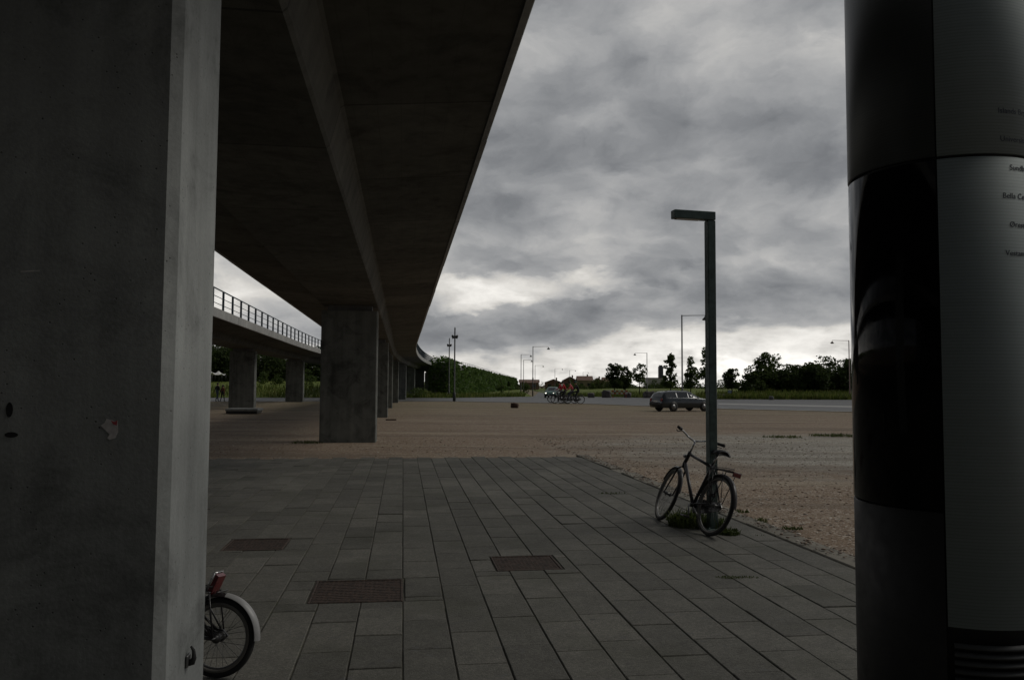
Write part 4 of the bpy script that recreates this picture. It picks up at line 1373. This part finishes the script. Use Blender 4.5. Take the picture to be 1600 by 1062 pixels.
def mudguard(cx_, cz, r, a0, a1, w, n=20):
    mb = MB(); vs = []; fs = []
    for k in range(n + 1):
        a = R(a0 + (a1 - a0) * k / n)
        for (yy_, dr) in ((-w, -.012), (-w * .6, .002), (0, .006), (w * .6, .002), (w, -.012)):
            vs.append((cx_ + (r + dr) * math.cos(a), yy_, cz + (r + dr) * math.sin(a)))
    for k in range(n):
        for j in range(4): fs.append((k * 5 + j, k * 5 + j + 1, k * 5 + 6 + j, k * 5 + 5 + j))
    mb.add(vs, fs, 0, True)
    n0 = len(vs)
    mb.add([(x, y, z) for x, y, z in [(cx_ + (math.hypot(v[0] - cx_, v[2] - cz) - .003) * math.cos(math.atan2(v[2] - cz, v[0] - cx_)), v[1], cz + (math.hypot(v[0] - cx_, v[2] - cz) - .003) * math.sin(math.atan2(v[2] - cz, v[0] - cx_))) for v in vs]], [f[::-1] for f in fs], 0, True)
    return mb
def bicycle(loc, yaw, lean, steer, label, rw=.343, wb=1.06, frame_mat=None, small=False, group=None, crank=60, fender_mat=None, lock=True, saddle_h=.98):
    fmat = frame_mat or M_FRAME
    root = empty('bicycle', loc, (lean, 0, yaw), label, 'bicycle', group)
    k = rw / .343
    bb = ((.44 if not small else .50) * wb / 1.06, 0, .285 if not small else .27)
    st_top = ((.25 if not small else .42) * wb / 1.06, 0, .80 if not small else .54)
    hd_top = (wb - .265, 0, .90 if not small else .80); hd_bot = (wb - .20, 0, .735 if not small else .60)
    ax_r, ax_f = (0, 0, rw), (wb, 0, rw)
    f = MB()
    f.bar(bb, st_top, .019).bar(hd_top, hd_bot, .023)
    tt_r = tuple(bb[i] + (st_top[i] - bb[i]) * .93 for i in range(3))
    f.bar(tt_r, tuple(hd_top[i] * .85 + hd_bot[i] * .15 for i in range(3)), .018)
    f.bar(bb, tuple(hd_top[i] * .2 + hd_bot[i] * .8 for i in range(3)), .021)
    f.bar((bb[0], -.035, bb[2]), (bb[0], .035, bb[2]), .024, 10)
    for s_ in (-1, 1):
        f.tube([(bb[0] - .02, s_ * .025, bb[2]), (bb[0] - .12, s_ * .045, (bb[2] + rw) / 2), (0, s_ * .062, rw)], .010, 6)
        f.tube([(tt_r[0], s_ * .018, tt_r[2]), (tt_r[0] * .75, s_ * .05, tt_r[2] * .75 + rw * .25), (0, s_ * .062, rw)], .008, 6)
    f.build('frame', fmat, root)
    # steering assembly: fork carries wheel, bar, lamp
    sdir = (Vector(hd_bot) - Vector(hd_top)).normalized()
    fk = MB()
    piv = Vector(hd_bot)
    Rm = Matrix.Rotation(steer, 3, -sdir)
    def S(p): return tuple(piv + Rm @ (Vector(p) - piv))
    crown_p = Vector(hd_bot) + sdir * .04
    for s_ in (-1, 1):
        fk.tube([S(crown_p + Vector((0, s_ * .02, 0))), S(crown_p + Vector((.005, s_ * .052, -.03))), S(Vector(ax_f) * .35 + crown_p * .65 + Vector((-.012, s_ * .055, 0))), S(Vector(ax_f) + Vector((0, s_ * .058, 0)))], [.012, .013, .012, .008], 6)
    fk.bar(S(hd_bot), S(crown_p), .02)
    fk.build('fork', fmat, root)
    fw = wheel_parts(root, 'front_wheel', wb, rw)
    fw.location = S(ax_f)
    fw.rotation_euler = Rm.to_euler()
    rwheel = wheel_parts(root, 'rear_wheel', 0, rw)
    g = mudguard(wb, rw, rw + .018, 28, 175, .026)
    g.v = [S(p) for p in g.v]
    g.build('mudguard', fender_mat or fmat, root)
    mudguard(0, rw, rw + .018, -5 if small else 15, 178 if not small else 98, .030).build('mudguard', M_BLACK if small else fmat, root)
    if small: mudguard(0, rw, rw + .020, 98, 182, .030).build('mudguard', fender_mat, root)
    # stem, bar, grips
    hb_z = hd_top[2] + .085
    stm = Vector(hd_top) - sdir * .13
    fwd = stm + Vector((.045, 0, .02))
    MB().bar(S(hd_top), S(stm), .012).bar(S(stm), S(fwd), .013).build('stem', M_CHROME, root)
    hbm = MB()
    gw = .25
    for s_ in (-1, 1):
        hbm.tube([S(fwd), S(fwd + Vector((.03, s_ * .08, .03))), S(fwd + Vector((.01, s_ * .16, .065))), S(fwd + Vector((-.06, s_ * .235, .07))), S(fwd + Vector((-.12, s_ * .265, .065)))], .011, 8)
    hbar = hbm.build('handlebar', M_CHROME, root)
    for s_ in (-1, 1):
        gmb = MB(); gmb.tube([S(fwd + Vector((-.03, s_ * .215, .07))), S(fwd + Vector((-.07, s_ * .243, .07))), S(fwd + Vector((-.20, s_ * .305, .06)))], [.014, .018, .019], 8)
        gmb.build('grip', M_RUBBER, hbar)
        lvb = MB(); lvb.tube([S(fwd + Vector((-.03, s_ * .20, .055))), S(fwd + Vector((-.06, s_ * .26, .03))), S(fwd + Vector((-.15, s_ * .30, .03)))], .006, 5)
        lvb.ball(S(fwd + Vector((-.055, s_ * .225, .075))), .026, 0, 8, 6, (1, .8, .8))
        lvb.build('brake_lever', M_BLACK, hbar)
    # front lamp
    lm_ = MB(); c0 = Vector(hd_bot) + Vector((.02, 0, .11))
    lm_.tube([S(c0 + Vector((-.04, 0, 0))), S(c0), S(c0 + Vector((.05, 0, 0)))], [.010, .020, .024], 10); lm_.build('headlamp', M_BLACK, root)
    # seat
    sp_d = (Vector(st_top) - Vector(bb)).normalized()
    sp_top = Vector(st_top) + sp_d * max(.02, (saddle_h - .07 - st_top[2]) / sp_d.z)
    MB().bar(st_top, tuple(sp_top), .0125).build('seat_post', M_CHROME, root)
    sd_ = MB(); prof = [(-.135, .075, .055), (-.12, .098, .0), (-.06, .09, -.004), (.0, .06, -.006), (.06, .032, -.006), (.12, .020, -.008), (.14, .012, -.014)]
    vs = []
    for (x, hw, dz) in prof:
        for j in range(9):
            a = PI * j / 8
            vs.append((sp_top.x + x, hw * math.cos(a), sp_top.z + .045 + (dz if x > -.13 else -.015) + math.sin(a) * .022 - abs(math.cos(a)) ** 3 * .028))
    fs = []
    for i in range(len(prof) - 1):
        for j in range(8): fs.append((i * 9 + j, i * 9 + j + 1, (i + 1) * 9 + j + 1, (i + 1) * 9 + j))
    fs += [tuple(range(9)), tuple((len(prof) - 1) * 9 + j for j in range(9))[::-1]] + [(i * 9 + 8, i * 9, (i + 1) * 9, (i + 1) * 9 + 8) for i in range(len(prof) - 1)]
    sd_.add(vs, fs, 0, True)
    so_ = sd_.build('saddle', M_SADDLE, root)
    MB().tube([tuple(sp_top + Vector((-.1, .03, .02))), tuple(sp_top + Vector((0, .025, .0))), tuple(sp_top + Vector((.1, .012, .03)))], .004, 5).tube([tuple(sp_top + Vector((-.1, -.03, .02))), tuple(sp_top + Vector((0, -.025, .0))), tuple(sp_top + Vector((.1, -.012, .03)))], .004, 5).build('rails', M_STEEL, so_)
    # rack
    zr = rw * 2 + .06
    rk = MB()
    x0, x1 = (-.24 * k, .20 * k) if not small else (.075, .28)
    if small: zr -= .03
    for yy_ in (-.06, -.02, .02, .06): rk.tube([(x1, yy_, zr + .01), (x0 * .5, yy_, zr), (x0, yy_, zr)], .006, 6)
    rk.bar((x0, -.066, zr), (x0, .066, zr), .006, 6).bar((0, -.066, zr), (0, .066, zr), .005, 6).bar((x1, -.066, zr + .01), (x1, .066, zr + .01), .006, 6)
    for s_ in (-1, 1):
        rk.bar((x0 * .6, s_ * .066, zr), (0, s_ * .07, rw), .005, 6)
        rk.bar((x1 * .6, s_ * .066, zr), (0, s_ * .07, rw), .005, 6)
        rk.bar((x1, s_ * .06, zr + .01), (tt_r[0] * .95, s_ * .02, tt_r[2] * .93), .005, 6)
    rk.tube([(x1 * .8, -.045, zr + .02), (x0 * .5, -.045, zr + .03), (x0 * .75, 0, zr + .035), (x0 * .5, .045, zr + .03), (x1 * .8, .045, zr + .02)], .004, 5)
    rk.build('luggage_rack', M_BLACK, root)
    if small:
        pts = [(x0 - .005, -.045, zr + .0), (x0 - .005, .045, zr + .0), (x0 - .05, .045, zr + .10), (x0 - .05, -.045, zr + .10), (x0 - .03, -.045, zr - .012), (x0 - .03, .045, zr - .012), (x0 - .07, .045, zr + .085), (x0 - .07, -.045, zr + .085)]
    else:
        pts = [(x0 - .005, -.05, zr - .05), (x0 - .005, .05, zr - .05), (x0 - .005, .05, zr + .0), (x0 - .005, -.05, zr + .0), (x0 - .025, -.045, zr - .045), (x0 - .025, .045, zr - .045), (x0 - .025, .045, zr - .005), (x0 - .025, -.045, zr - .005)]
    MB().add(pts, [(0, 1, 2, 3), (7, 6, 5, 4), (0, 4, 5, 1), (1, 5, 6, 2), (2, 6, 7, 3), (3, 7, 4, 0)]).build('reflector', M_RED, root)
    if small: MB().bar((x0 + .004, -.05, zr + .0), (x0 - .045, -.05, zr + .105), .006, 6).bar((x0 + .004, .05, zr), (x0 - .045, .05, zr + .105), .006, 6).bar((x0 - .045, -.05, zr + .105), (x0 - .045, .05, zr + .105), .006, 6).build('reflector_bracket', M_CHROME, root)
    # crank, pedals, chain case
    ck = MB(); ck.bar((bb[0], -.042, bb[2]), (bb[0], -.048, bb[2]), .085 * k, 20)
    ca, sa = math.cos(R(crank)), math.sin(R(crank))
    L = .165 * k
    ck.bar((bb[0], -.06, bb[2]), (bb[0] + L * ca, -.07, bb[2] + L * sa), .009, 6).bar((bb[0], .06, bb[2]), (bb[0] - L * ca, .07, bb[2] - L * sa), .009, 6)
    cr = ck.build('crank', M_STEEL, root)
    for s_ in (-1, 1):
        MB().box((bb[0] - s_ * L * ca, s_ * .12, bb[2] - s_ * L * sa), (.085, .085, .022), bev=.005).build('pedal', M_BLACK, cr)
    cg = MB()
    cg.prism([(bb[0] + .09 * k, bb[2] - .02), (bb[0] + .06 * k, bb[2] + .075 * k), (bb[0] - .03, bb[2] + .09 * k), (.0, rw + .05 * k), (-.05 * k, rw), (.0, rw - .05 * k), (bb[0] - .03, bb[2] - .085 * k), (bb[0] + .05 * k, bb[2] - .075 * k)], .05, .064, Matrix.Rotation(R(90), 4, 'X'))
    cg.build('chain_case', M_BLACK, root)
    # kickstand
    MB().tube([(bb[0] - .1, .05, bb[2] - .02), (bb[0] - .28 * k, .09, bb[2] - .1 * k)], .008, 6).build('kickstand', M_STEEL, root)
    if lock:
        MB().tube(arcpts(.12, rw + .18, .07, -60, 240, 14, .0), .012, 6).box((.12, 0, rw + .11), (.10, .06, .05), bev=.01).build('frame_lock', M_LOCK, root)
    return root
rc = gnd(1105.5, 838.5); fc = gnd(1027.5, 813)
hd = Vector((fc.x - rc.x, fc.y - rc.y, 0)); yaw = math.atan2(hd.y, hd.x)
bicycle((rc.x, rc.y, .012), yaw, R(17.5), R(-13), 'black city bicycle with luggage rack leaning against the square lamp post')
# small bicycle whose rear wheel pokes out behind the near pillar
sc_ = gnd(336, 1062)
bicycle((sc_.x, sc_.y, .012), math.atan2(.12, -1.0), R(7), R(-8), 'small wheeled bicycle with white mudguard behind the near pillar, red reflector showing', rw=.220, wb=.95, small=True, fender_mat=M_WHITEPAINT, saddle_h=.68, lock=False)

# ------------------------------------------------------------------ cars
def interp(tab, x, k):
    for a, b in zip(tab, tab[1:]):
        if x <= b[0]: return a[k] + (b[k] - a[k]) * (x - a[0]) / max(1e-6, b[0] - a[0])
    return tab[-1][k]
M_GLASSC = simple('car_glass', (.03, .035, .04), .08, 0, var=.1, spec=.8)
M_TYRE = M_RUBBER
M_ALLOY = simple('alloy', (.22, .22, .22), .35, .7, var=.1)
M_TAIL = simple('tail_lamp', (.28, .015, .015), .25)
M_TRIM = simple('car_black_trim', (.02, .02, .02), .6)
def car(loc, yaw, paint, label, estate=True, lit=False):
    root = empty('car', loc, (0, 0, yaw), label, 'car')
    #      x     zsill belt roof  w     rw
    if estate:
        T = [(-2.32, .42, .62, .64, .70, .60), (-2.28, .30, .80, .82, .80, .70), (-2.20, .26, .93, 1.02, .84, .66), (-2.02, .24, .95, 1.33, .86, .60), (-1.75, .23, .95, 1.42, .87, .58), (-.7, .22, .94, 1.46, .88, .60), (.1, .22, .93, 1.45, .88, .60), (.42, .22, .93, 1.37, .88, .60), (1.08, .22, .92, .96, .87, .72), (1.7, .23, .84, .89, .86, .70), (2.12, .26, .72, .78, .82, .64), (2.28, .32, .60, .64, .72, .58), (2.34, .40, .52, .54, .64, .5)]
    else:
        T = [(-1.86, .42, .62, .64, .68, .60), (-1.80, .30, .85, .9, .80, .66), (-1.6, .25, .92, 1.30, .83, .58), (-1.2, .23, .92, 1.44, .84, .58), (-.3, .22, .91, 1.49, .84, .58), (.3, .22, .90, 1.44, .84, .58), (1.02, .22, .88, .93, .83, .66), (1.5, .24, .80, .84, .80, .62), (1.8, .30, .66, .68, .72, .56), (1.86, .40, .54, .56, .62, .5)]
    mb = MB(); ring = 16
    def sec(t):
        x, zs, zb, zr, w, rw = t
        half = [(0, zs), (w * .88, zs), (w * .97, zs + .06), (w, zs + (zb - zs) * .5), (w * .985, zb * .93 + zs * .07), (w * .95, zb), (rw + .03, zr - .05), (rw * .8, zr - .005), (0, zr)]
        return [(x, y, z) for y, z in half] + [(x, -y, z) for y, z in half[1:-1][::-1]]
    for t in T: mb.v += sec(t)
    for i in range(len(T) - 1):
        for k in range(ring):
            k2 = (k + 1) % ring
            mb.f.append((i * ring + k, i * ring + k2, (i + 1) * ring + k2, (i + 1) * ring + k)); mb.m.append(0); mb.s.append(True)
    mb.f.append(tuple(range(ring))); mb.m.append(0); mb.s.append(False)
    mb.f.append(tuple((len(T) - 1) * ring + k for k in range(ring))[::-1]); mb.m.append(0); mb.s.append(False)
    mb.build('body', paint, root)
    L = T[-1][0]
    axf, axr = (1.42, -1.38) if estate else (1.18, -1.2)
    # glass
    def side(x, f, s_):
        w = interp(T, x, 4) * .95; rw = interp(T, x, 5) + .03; zb = interp(T, x, 2); zr = interp(T, x, 3) - .05
        return Vector((x, s_ * (w + (rw - w) * f + .008), zb + (zr - zb) * f + .003))
    spans = [(-2.0, -1.05), (-.97, -.02), (.05, .95)] if estate else [(-1.5, -.7), (-.62, .02), (.1, .88)]
    for s_ in (-1, 1):
        for (xa, xb) in spans:
            m = MB(); n = 5
            vs = []
            for i in range(n + 1):
                x = xa + (xb - xa) * i / n
                fm_ = .93
                vs += [side(x, .08, s_), side(x, fm_, s_)]
            m.add(vs, [(2 * i, 2 * i + 2, 2 * i + 3, 2 * i + 1) for i in range(n)]); m.build('side_window', M_GLASSC, root)
    def cross(xa, xb, dx, name):
        m = MB(); vs = []
        for x in (xa, xb):
            zr = interp(T, x, 3); rw = interp(T, x, 5)
            for y in (-.88, 0, .88): vs.append((x + dx, y * rw, zr + .008 - (.02 if y else 0)))
        m.add(vs, [(0, 1, 4, 3), (1, 2, 5, 4)]); m.build(name, M_GLASSC, root)
    if estate:
        cross(.47, 1.02, .006, 'windscreen'); cross(-2.19, -2.0, -.012, 'rear_window')
    else:
        cross(.36, .96, .006, 'windscreen'); cross(-1.75, -1.6, -.012, 'rear_window')
    for s_ in (-1, 1):
        for ax in (axf, axr):
            wv_ = interp(T, ax, 4)
            ar = MB(); ar.bar((ax, s_ * (wv_ - .1), .34), (ax, s_ * (wv_ + .004), .34), .365, 24); ar.build('wheel_arch', M_TRIM, root)
            wh = MB(); wh.lathe([(.20, -.09), (.30, -.09), (.315, -.06), (.315, .06), (.30, .09), (.20, .09)], 24, Matrix.Translation((ax, s_ * (wv_ - .075), .315)) @ Matrix.Rotation(R(90), 4, 'X'))
            wo = wh.build('wheel', M_TYRE, root)
            hm = MB(); yo = s_ * (wv_ + .012)
            hm.bar((ax, yo - s_ * .03, .315), (ax, yo, .315), .21, 18)
            hm.build('rim', M_ALLOY, wo)
        xm = .78 if estate else .7
        MB().ball((xm, s_ * (interp(T, xm, 4) + .06), .98), .1, 0, 8, 6, (.7, 1, .7)).build('mirror', paint, root)
        # handles, lamps
        for xh in ((-.85, .15) if estate else (-.4,)):
            MB().box((xh, s_ * (interp(T, xh, 4) + .005), .80), (.16, .02, .03)).build('door_handle', M_TRIM, root)
        if estate:
            MB().box((-2.262, s_ * .62, .80), (.08, .20, .22), bev=.02).build('tail_light', M_TAIL, root)
        xf = T[-2][0]
        MB().ball((xf - .02, s_ * .56, .62), .10, 0, 10, 6, (.5, 1.2, .75)).build('headlight', M_HEADLIT if lit else M_ALLOY, root)
    MB().box((T[0][0] + .03, 0, .50), (.12, 1.5, .17), bev=.04).build('bumper', M_TRIM, root)
    MB().box((T[-1][0] - .05, 0, .40), (.12, 1.3, .17), bev=.04).build('bumper', M_TRIM, root)
    MB().box((T[-1][0] - .02, 0, .42), (.08, .5, .11)).build('number_plate', M_WHITEWALL, root)
    MB().box((T[0][0] - .03, 0, .72), (.02, .5, .11)).build('number_plate', M_WHITEWALL, root) if estate else None
    if estate:
        for s_ in (-1, 1): MB().tube([(-1.9, s_ * .58, 1.43), (-1.6, s_ * .58, 1.48), (.0, s_ * .58, 1.50), (.2, s_ * .58, 1.46)], .015, 6).build('roof_rail', M_TRIM, root)
    return root
M_HEADLIT = simple('lit_headlamp', (.9, .9, .85), .3, emit=((1, .95, .82), 3.5))
pa, pb = gnd(1030, 643.5), gnd(1109, 639.5)
M_CARPAINT = simple('dark_grey_paint', (.032, .040, .048), .22, .25, var=.1, coat=.6)
dv = Vector((pb.x - pa.x, pb.y - pa.y)).normalized()
gc = gnd(1067.5, 642.0)
car((gc.x, gc.y + .6, 0), R(27), M_CARPAINT, 'dark grey estate car parked on the gravel by the road', True).scale = (.94, .94, .94)
gc = at(863, 610, 112)
car((gc.x, 112, .01), R(-104), simple('teal_paint', (.05, .13, .11), .3, .2, coat=.5), 'small green car with lit headlights coming along the far road', False, True)

# ------------------------------------------------------------------ people
M_SKIN = simple('skin', (.38, .22, .16), .6, var=.1)
M_HAIRD = simple('dark_hair', (.03, .022, .018), .7)
def body_mesh(J, mats):
    """J: dict of joints -> (pos, radius). Skin modifier body, faces coloured by nearest limb"""
    E = [('pelvis', 'waist', 1), ('waist', 'chest', 0), ('chest', 'neck', 0), ('neck', 'head', 3), ('head', 'crown', 3)]
    for s_ in 'lr':
        E += [('chest', 'sh' + s_, 0), ('sh' + s_, 'el' + s_, 0), ('el' + s_, 'wr' + s_, 0), ('wr' + s_, 'ha' + s_, 3),
              ('pelvis', 'hip' + s_, 1), ('hip' + s_, 'kn' + s_, 1), ('kn' + s_, 'an' + s_, 1), ('an' + s_, 'to' + s_, 2)]
    keys = list(J.keys()); ix = {k: i for i, k in enumerate(keys)}
    me = bpy.data.meshes.new('person')
    me.from_pydata([J[k][0] for k in keys], [(ix[a], ix[b]) for a, b, _ in E], [])
    ob = bpy.data.objects.new('tmp_person', me); COL.objects.link(ob)
    md = ob.modifiers.new('skin', 'SKIN'); md.use_smooth_shade = True
    if not me.skin_vertices: 
        raise RuntimeError('no skin layer')
    for k in keys:
        sv = me.skin_vertices[0].data[ix[k]]; r = J[k][1]
        sv.radius = r if isinstance(r, tuple) else (r, r); sv.use_root = (k == 'pelvis')
    ob.modifiers.new('sub', 'SUBSURF').levels = 1
    bpy.context.view_layer.update()
    dg = bpy.context.evaluated_depsgraph_get()
    nm = bpy.data.meshes.new_from_object(ob.evaluated_get(dg))
    bpy.data.objects.remove(ob)
    mb = MB()
    vs = [v.co.copy() for v in nm.vertices]
    segs = [(Vector(J[a][0]), Vector(J[b][0]), m) for a, b, m in E]
    for p in nm.polygons:
        c = p.center; best = (9, 0)
        for a, b, m in segs:
            ab = b - a; t_ = max(0, min(1, (c - a).dot(ab) / max(1e-9, ab.length_squared))); q = (a + ab * t_ - c).length
            if q < best[0]: best = (q, m)
        mb.f.append(tuple(p.vertices)); mb.m.append(best[1]); mb.s.append(True)
    mb.v = [tuple(v) for v in vs]
    # fingers
    for s_ in 'lr':
        w, h = Vector(J['wr' + s_][0]), Vector(J['ha' + s_][0])
        d = (h - w).normalized()
        sdv = d.cross(Vector((0, 0, 1)) if abs(d.z) < .8 else Vector((1, 0, 0))).normalized(); dn = d.cross(sdv)
        if dn.z > 0 and abs(d.z) < .8: dn = -dn
        for k, ln in enumerate((.065, .078, .072, .055)):
            b0 = h + sdv * (-.027 + .018 * k)
            mb.tube([b0 - d * .015, b0 + d * ln * .5 + dn * .01, b0 + d * ln * .75 + dn * .035, b0 + d * ln * .6 + dn * .055], [.010, .009, .008, .006], 5, 3)
        b0 = w * .55 + h * .45 + sdv * -.03
        mb.tube([b0, b0 - sdv * .025 + d * .03 + dn * .01, b0 - sdv * .02 + d * .06 + dn * .03], [.011, .010, .007], 5, 3)
    # face
    hd_, cr_ = Vector(J['head'][0]), Vector(J['crown'][0])
    fx = J.get('_face', None)
    return mb
def person(loc, yaw, J, jacket, trousers, shoes, label, hair=M_HAIRD, group=None, hat=None):
    root_mats = [jacket, trousers, shoes, M_SKIN, M_DARKMARK]
    mb = body_mesh(J, root_mats)
    h = Vector(J['head'][0]); c = Vector(J['crown'][0]); up = (c - h).normalized()
    fw = Vector((1, 0, 0)); fw = (fw - up * fw.dot(up)).normalized(); sd_ = up.cross(fw)
    mid = (h + c) / 2
    for s_ in (-1, 1):
        mb.ball(mid + fw * .088 + sd_ * s_ * .032 + up * .012, .011, 4, 6, 4)
        mb.ball(mid + sd_ * s_ * .078 - up * .005, .03, 3, 6, 4, (.6, .4, 1))
    mb.tube([mid + fw * .085 + up * .012, mid + fw * .115 - up * .022, mid + fw * .09 - up * .03], [.008, .014, .008], 5, 3)
    mb.tube([mid + fw * .088 - up * .055 - sd_ * .022, mid + fw * .094 - up * .056, mid + fw * .088 - up * .055 + sd_ * .022], .006, 4, 4)
    o = mb.build('person', root_mats, None, loc, (0, 0, yaw))
    tag(o, label, 'person', group)
    hm = MB()
    rot = Matrix((fw, sd_, up)).transposed()
    hm.ball(mid + up * .035 - fw * .018, .118, 0, 12, 8, (.95, .86, .88), rot)
    hm.build('helmet' if hat else 'hair', hat or hair, o)
    return o
def rider_joints(ph):
    bbx, bbz = .44, .285
    a = R(ph); L = .165
    J = {'pelvis': ((.16, 0, 1.02), (.15, .13)), 'waist': ((.20, 0, 1.16), (.125, .145)), 'chest': ((.30, 0, 1.40), (.135, .16)), 'neck': ((.37, 0, 1.54), .06),
         'head': ((.41, 0, 1.61), (.085, .08)), 'crown': ((.44, 0, 1.76), (.085, .075))}
    for s_, y in (('l', 1), ('r', -1)):
        px = bbx + (L * math.cos(a)) * (-y); pz = bbz + L * math.sin(a) * (-y)
        hip = Vector((.17, y * .10, .99)); foot = Vector((px - .04, y * .12, pz + .09))
        d = foot - hip; D = d.length; l1, l2 = .44, .44
        D = min(D, .875); q = (l1 * l1 - l2 * l2 + D * D) / (2 * D); hh = math.sqrt(max(0, l1 * l1 - q * q))
        u = d.normalized(); n = Vector((u.z, 0, -u.x)); n = n if n.x > 0 else -n
        kn = hip + u * q + n * hh + Vector((0, y * .02, 0))
        J['hip' + s_] = (tuple(hip), .095); J['kn' + s_] = (tuple(kn), .062); J['an' + s_] = (tuple(foot), .045); J['to' + s_] = ((foot.x + .17, foot.y, foot.z - .05), .038)
        J['sh' + s_] = ((.31, y * .19, 1.44), .062); J['el' + s_] = ((.46, y * .29, 1.22), .047); J['wr' + s_] = ((.62, y * .285, 1.09), .034); J['ha' + s_] = ((.69, y * .285, 1.065), (.028, .042))
    return J
def cyc(px, d, yaw, ph, jacket, trousers, plab, blab, hat=None):
    p = at(px, 600, d)
    # saddle sits at x=.17 in bicycle coordinates
    b_ = bicycle((p.x, d, .006), yaw, 0, 0, blab, crank=ph, lock=False, group='bicycles of the passing riders')
    b_.scale = (1.16, 1.16, 1.16)
    o = person((p.x, d, .006), yaw, rider_joints(ph), jacket, trousers, M_BLACK, plab, group='cyclists riding past', hat=hat)
    o.scale = (1.16, 1.16, 1.16)
MR1 = simple('red_jacket', (.6, .04, .05), .75, var=.2); MR2 = simple('pinkish_red_jacket', (.7, .13, .15), .75, var=.2); MR3 = simple('dark_red_jacket', (.45, .03, .045), .75)
MK = simple('black_coat', (.018, .018, .02), .8); MJ = simple('blue_jeans', (.05, .07, .11), .85, var=.25); MB_ = simple('dark_trousers', (.022, .024, .03), .85); MPALE = simple('pale_trousers', (.25, .26, .25), .85)
MG_ = simple('green_cap', (.03, .08, .06), .7)
cyc(881, 79, R(178), 80, MR3, MPALE, 'cyclist in a dark red jacket and pale trousers, front of the group', 'bicycle ridden by the front cyclist in dark red')
cyc(887, 76, R(182), 20, MR1, MB_, 'cyclist in a bright red jacket and dark trousers beside the front rider', 'bicycle under the rider in bright red and dark trousers')
cyc(898, 75.5, R(179), 140, MR2, MJ, 'cyclist in a pinkish red jacket and blue jeans', 'bicycle under the rider in pinkish red and jeans')
cyc(907, 74, R(181), 60, MK, MB_, 'cyclist in a long black coat with a green cap, last of the group', 'rearmost bicycle, under the rider in black', MG_)
def walk_joints(st, arm, hs=1.0):
    J = {'pelvis': ((0, 0, .93), (.13, .15)), 'waist': ((.0, 0, 1.08), (.115, .14)), 'chest': ((.02, 0, 1.32), (.125, .165)), 'neck': ((.03, 0, 1.48), .058), 'head': ((.05, 0, 1.55), (.085, .078)), 'crown': ((.06, 0, 1.70), (.085, .075))}
    for s_, y in (('l', 1), ('r', -1)):
        f = st * y
        J['hip' + s_] = ((0, y * .095, .90), .09); J['kn' + s_] = ((.10 * f + .04, y * .10, .49), .06); J['an' + s_] = ((.24 * f - .02, y * .10, .085), .045); J['to' + s_] = ((.24 * f + .15, y * .11, .04), .036)
        J['sh' + s_] = ((.02, y * .19, 1.385), .06); J['el' + s_] = ((-.06 * f * arm, y * .25, 1.10), .046); J['wr' + s_] = ((-.16 * f * arm + .08, y * .24, .87), .034); J['ha' + s_] = ((-.18 * f * arm + .11, y * .24, .79), (.026, .042))
    if hs != 1.0: J = {k: (tuple(c * hs for c in v[0]), tuple(q * hs for q in v[1]) if isinstance(v[1], tuple) else v[1] * hs) for k, v in J.items()}
    return J
p = gnd(339, 627.3)
person((p.x, p.y, .006), R(60), walk_joints(1, 1), MK, MJ, M_BLACK, 'walker in a dark jacket and jeans on the path at the left')
p = gnd(347.5, 627.3)
person((p.x, p.y, .006), R(75), walk_joints(-.8, 1, .88), simple('rust_jacket', (.19, .075, .04), .8), MB_, M_BLACK, 'shorter walker in a rust brown jacket beside the dark one')
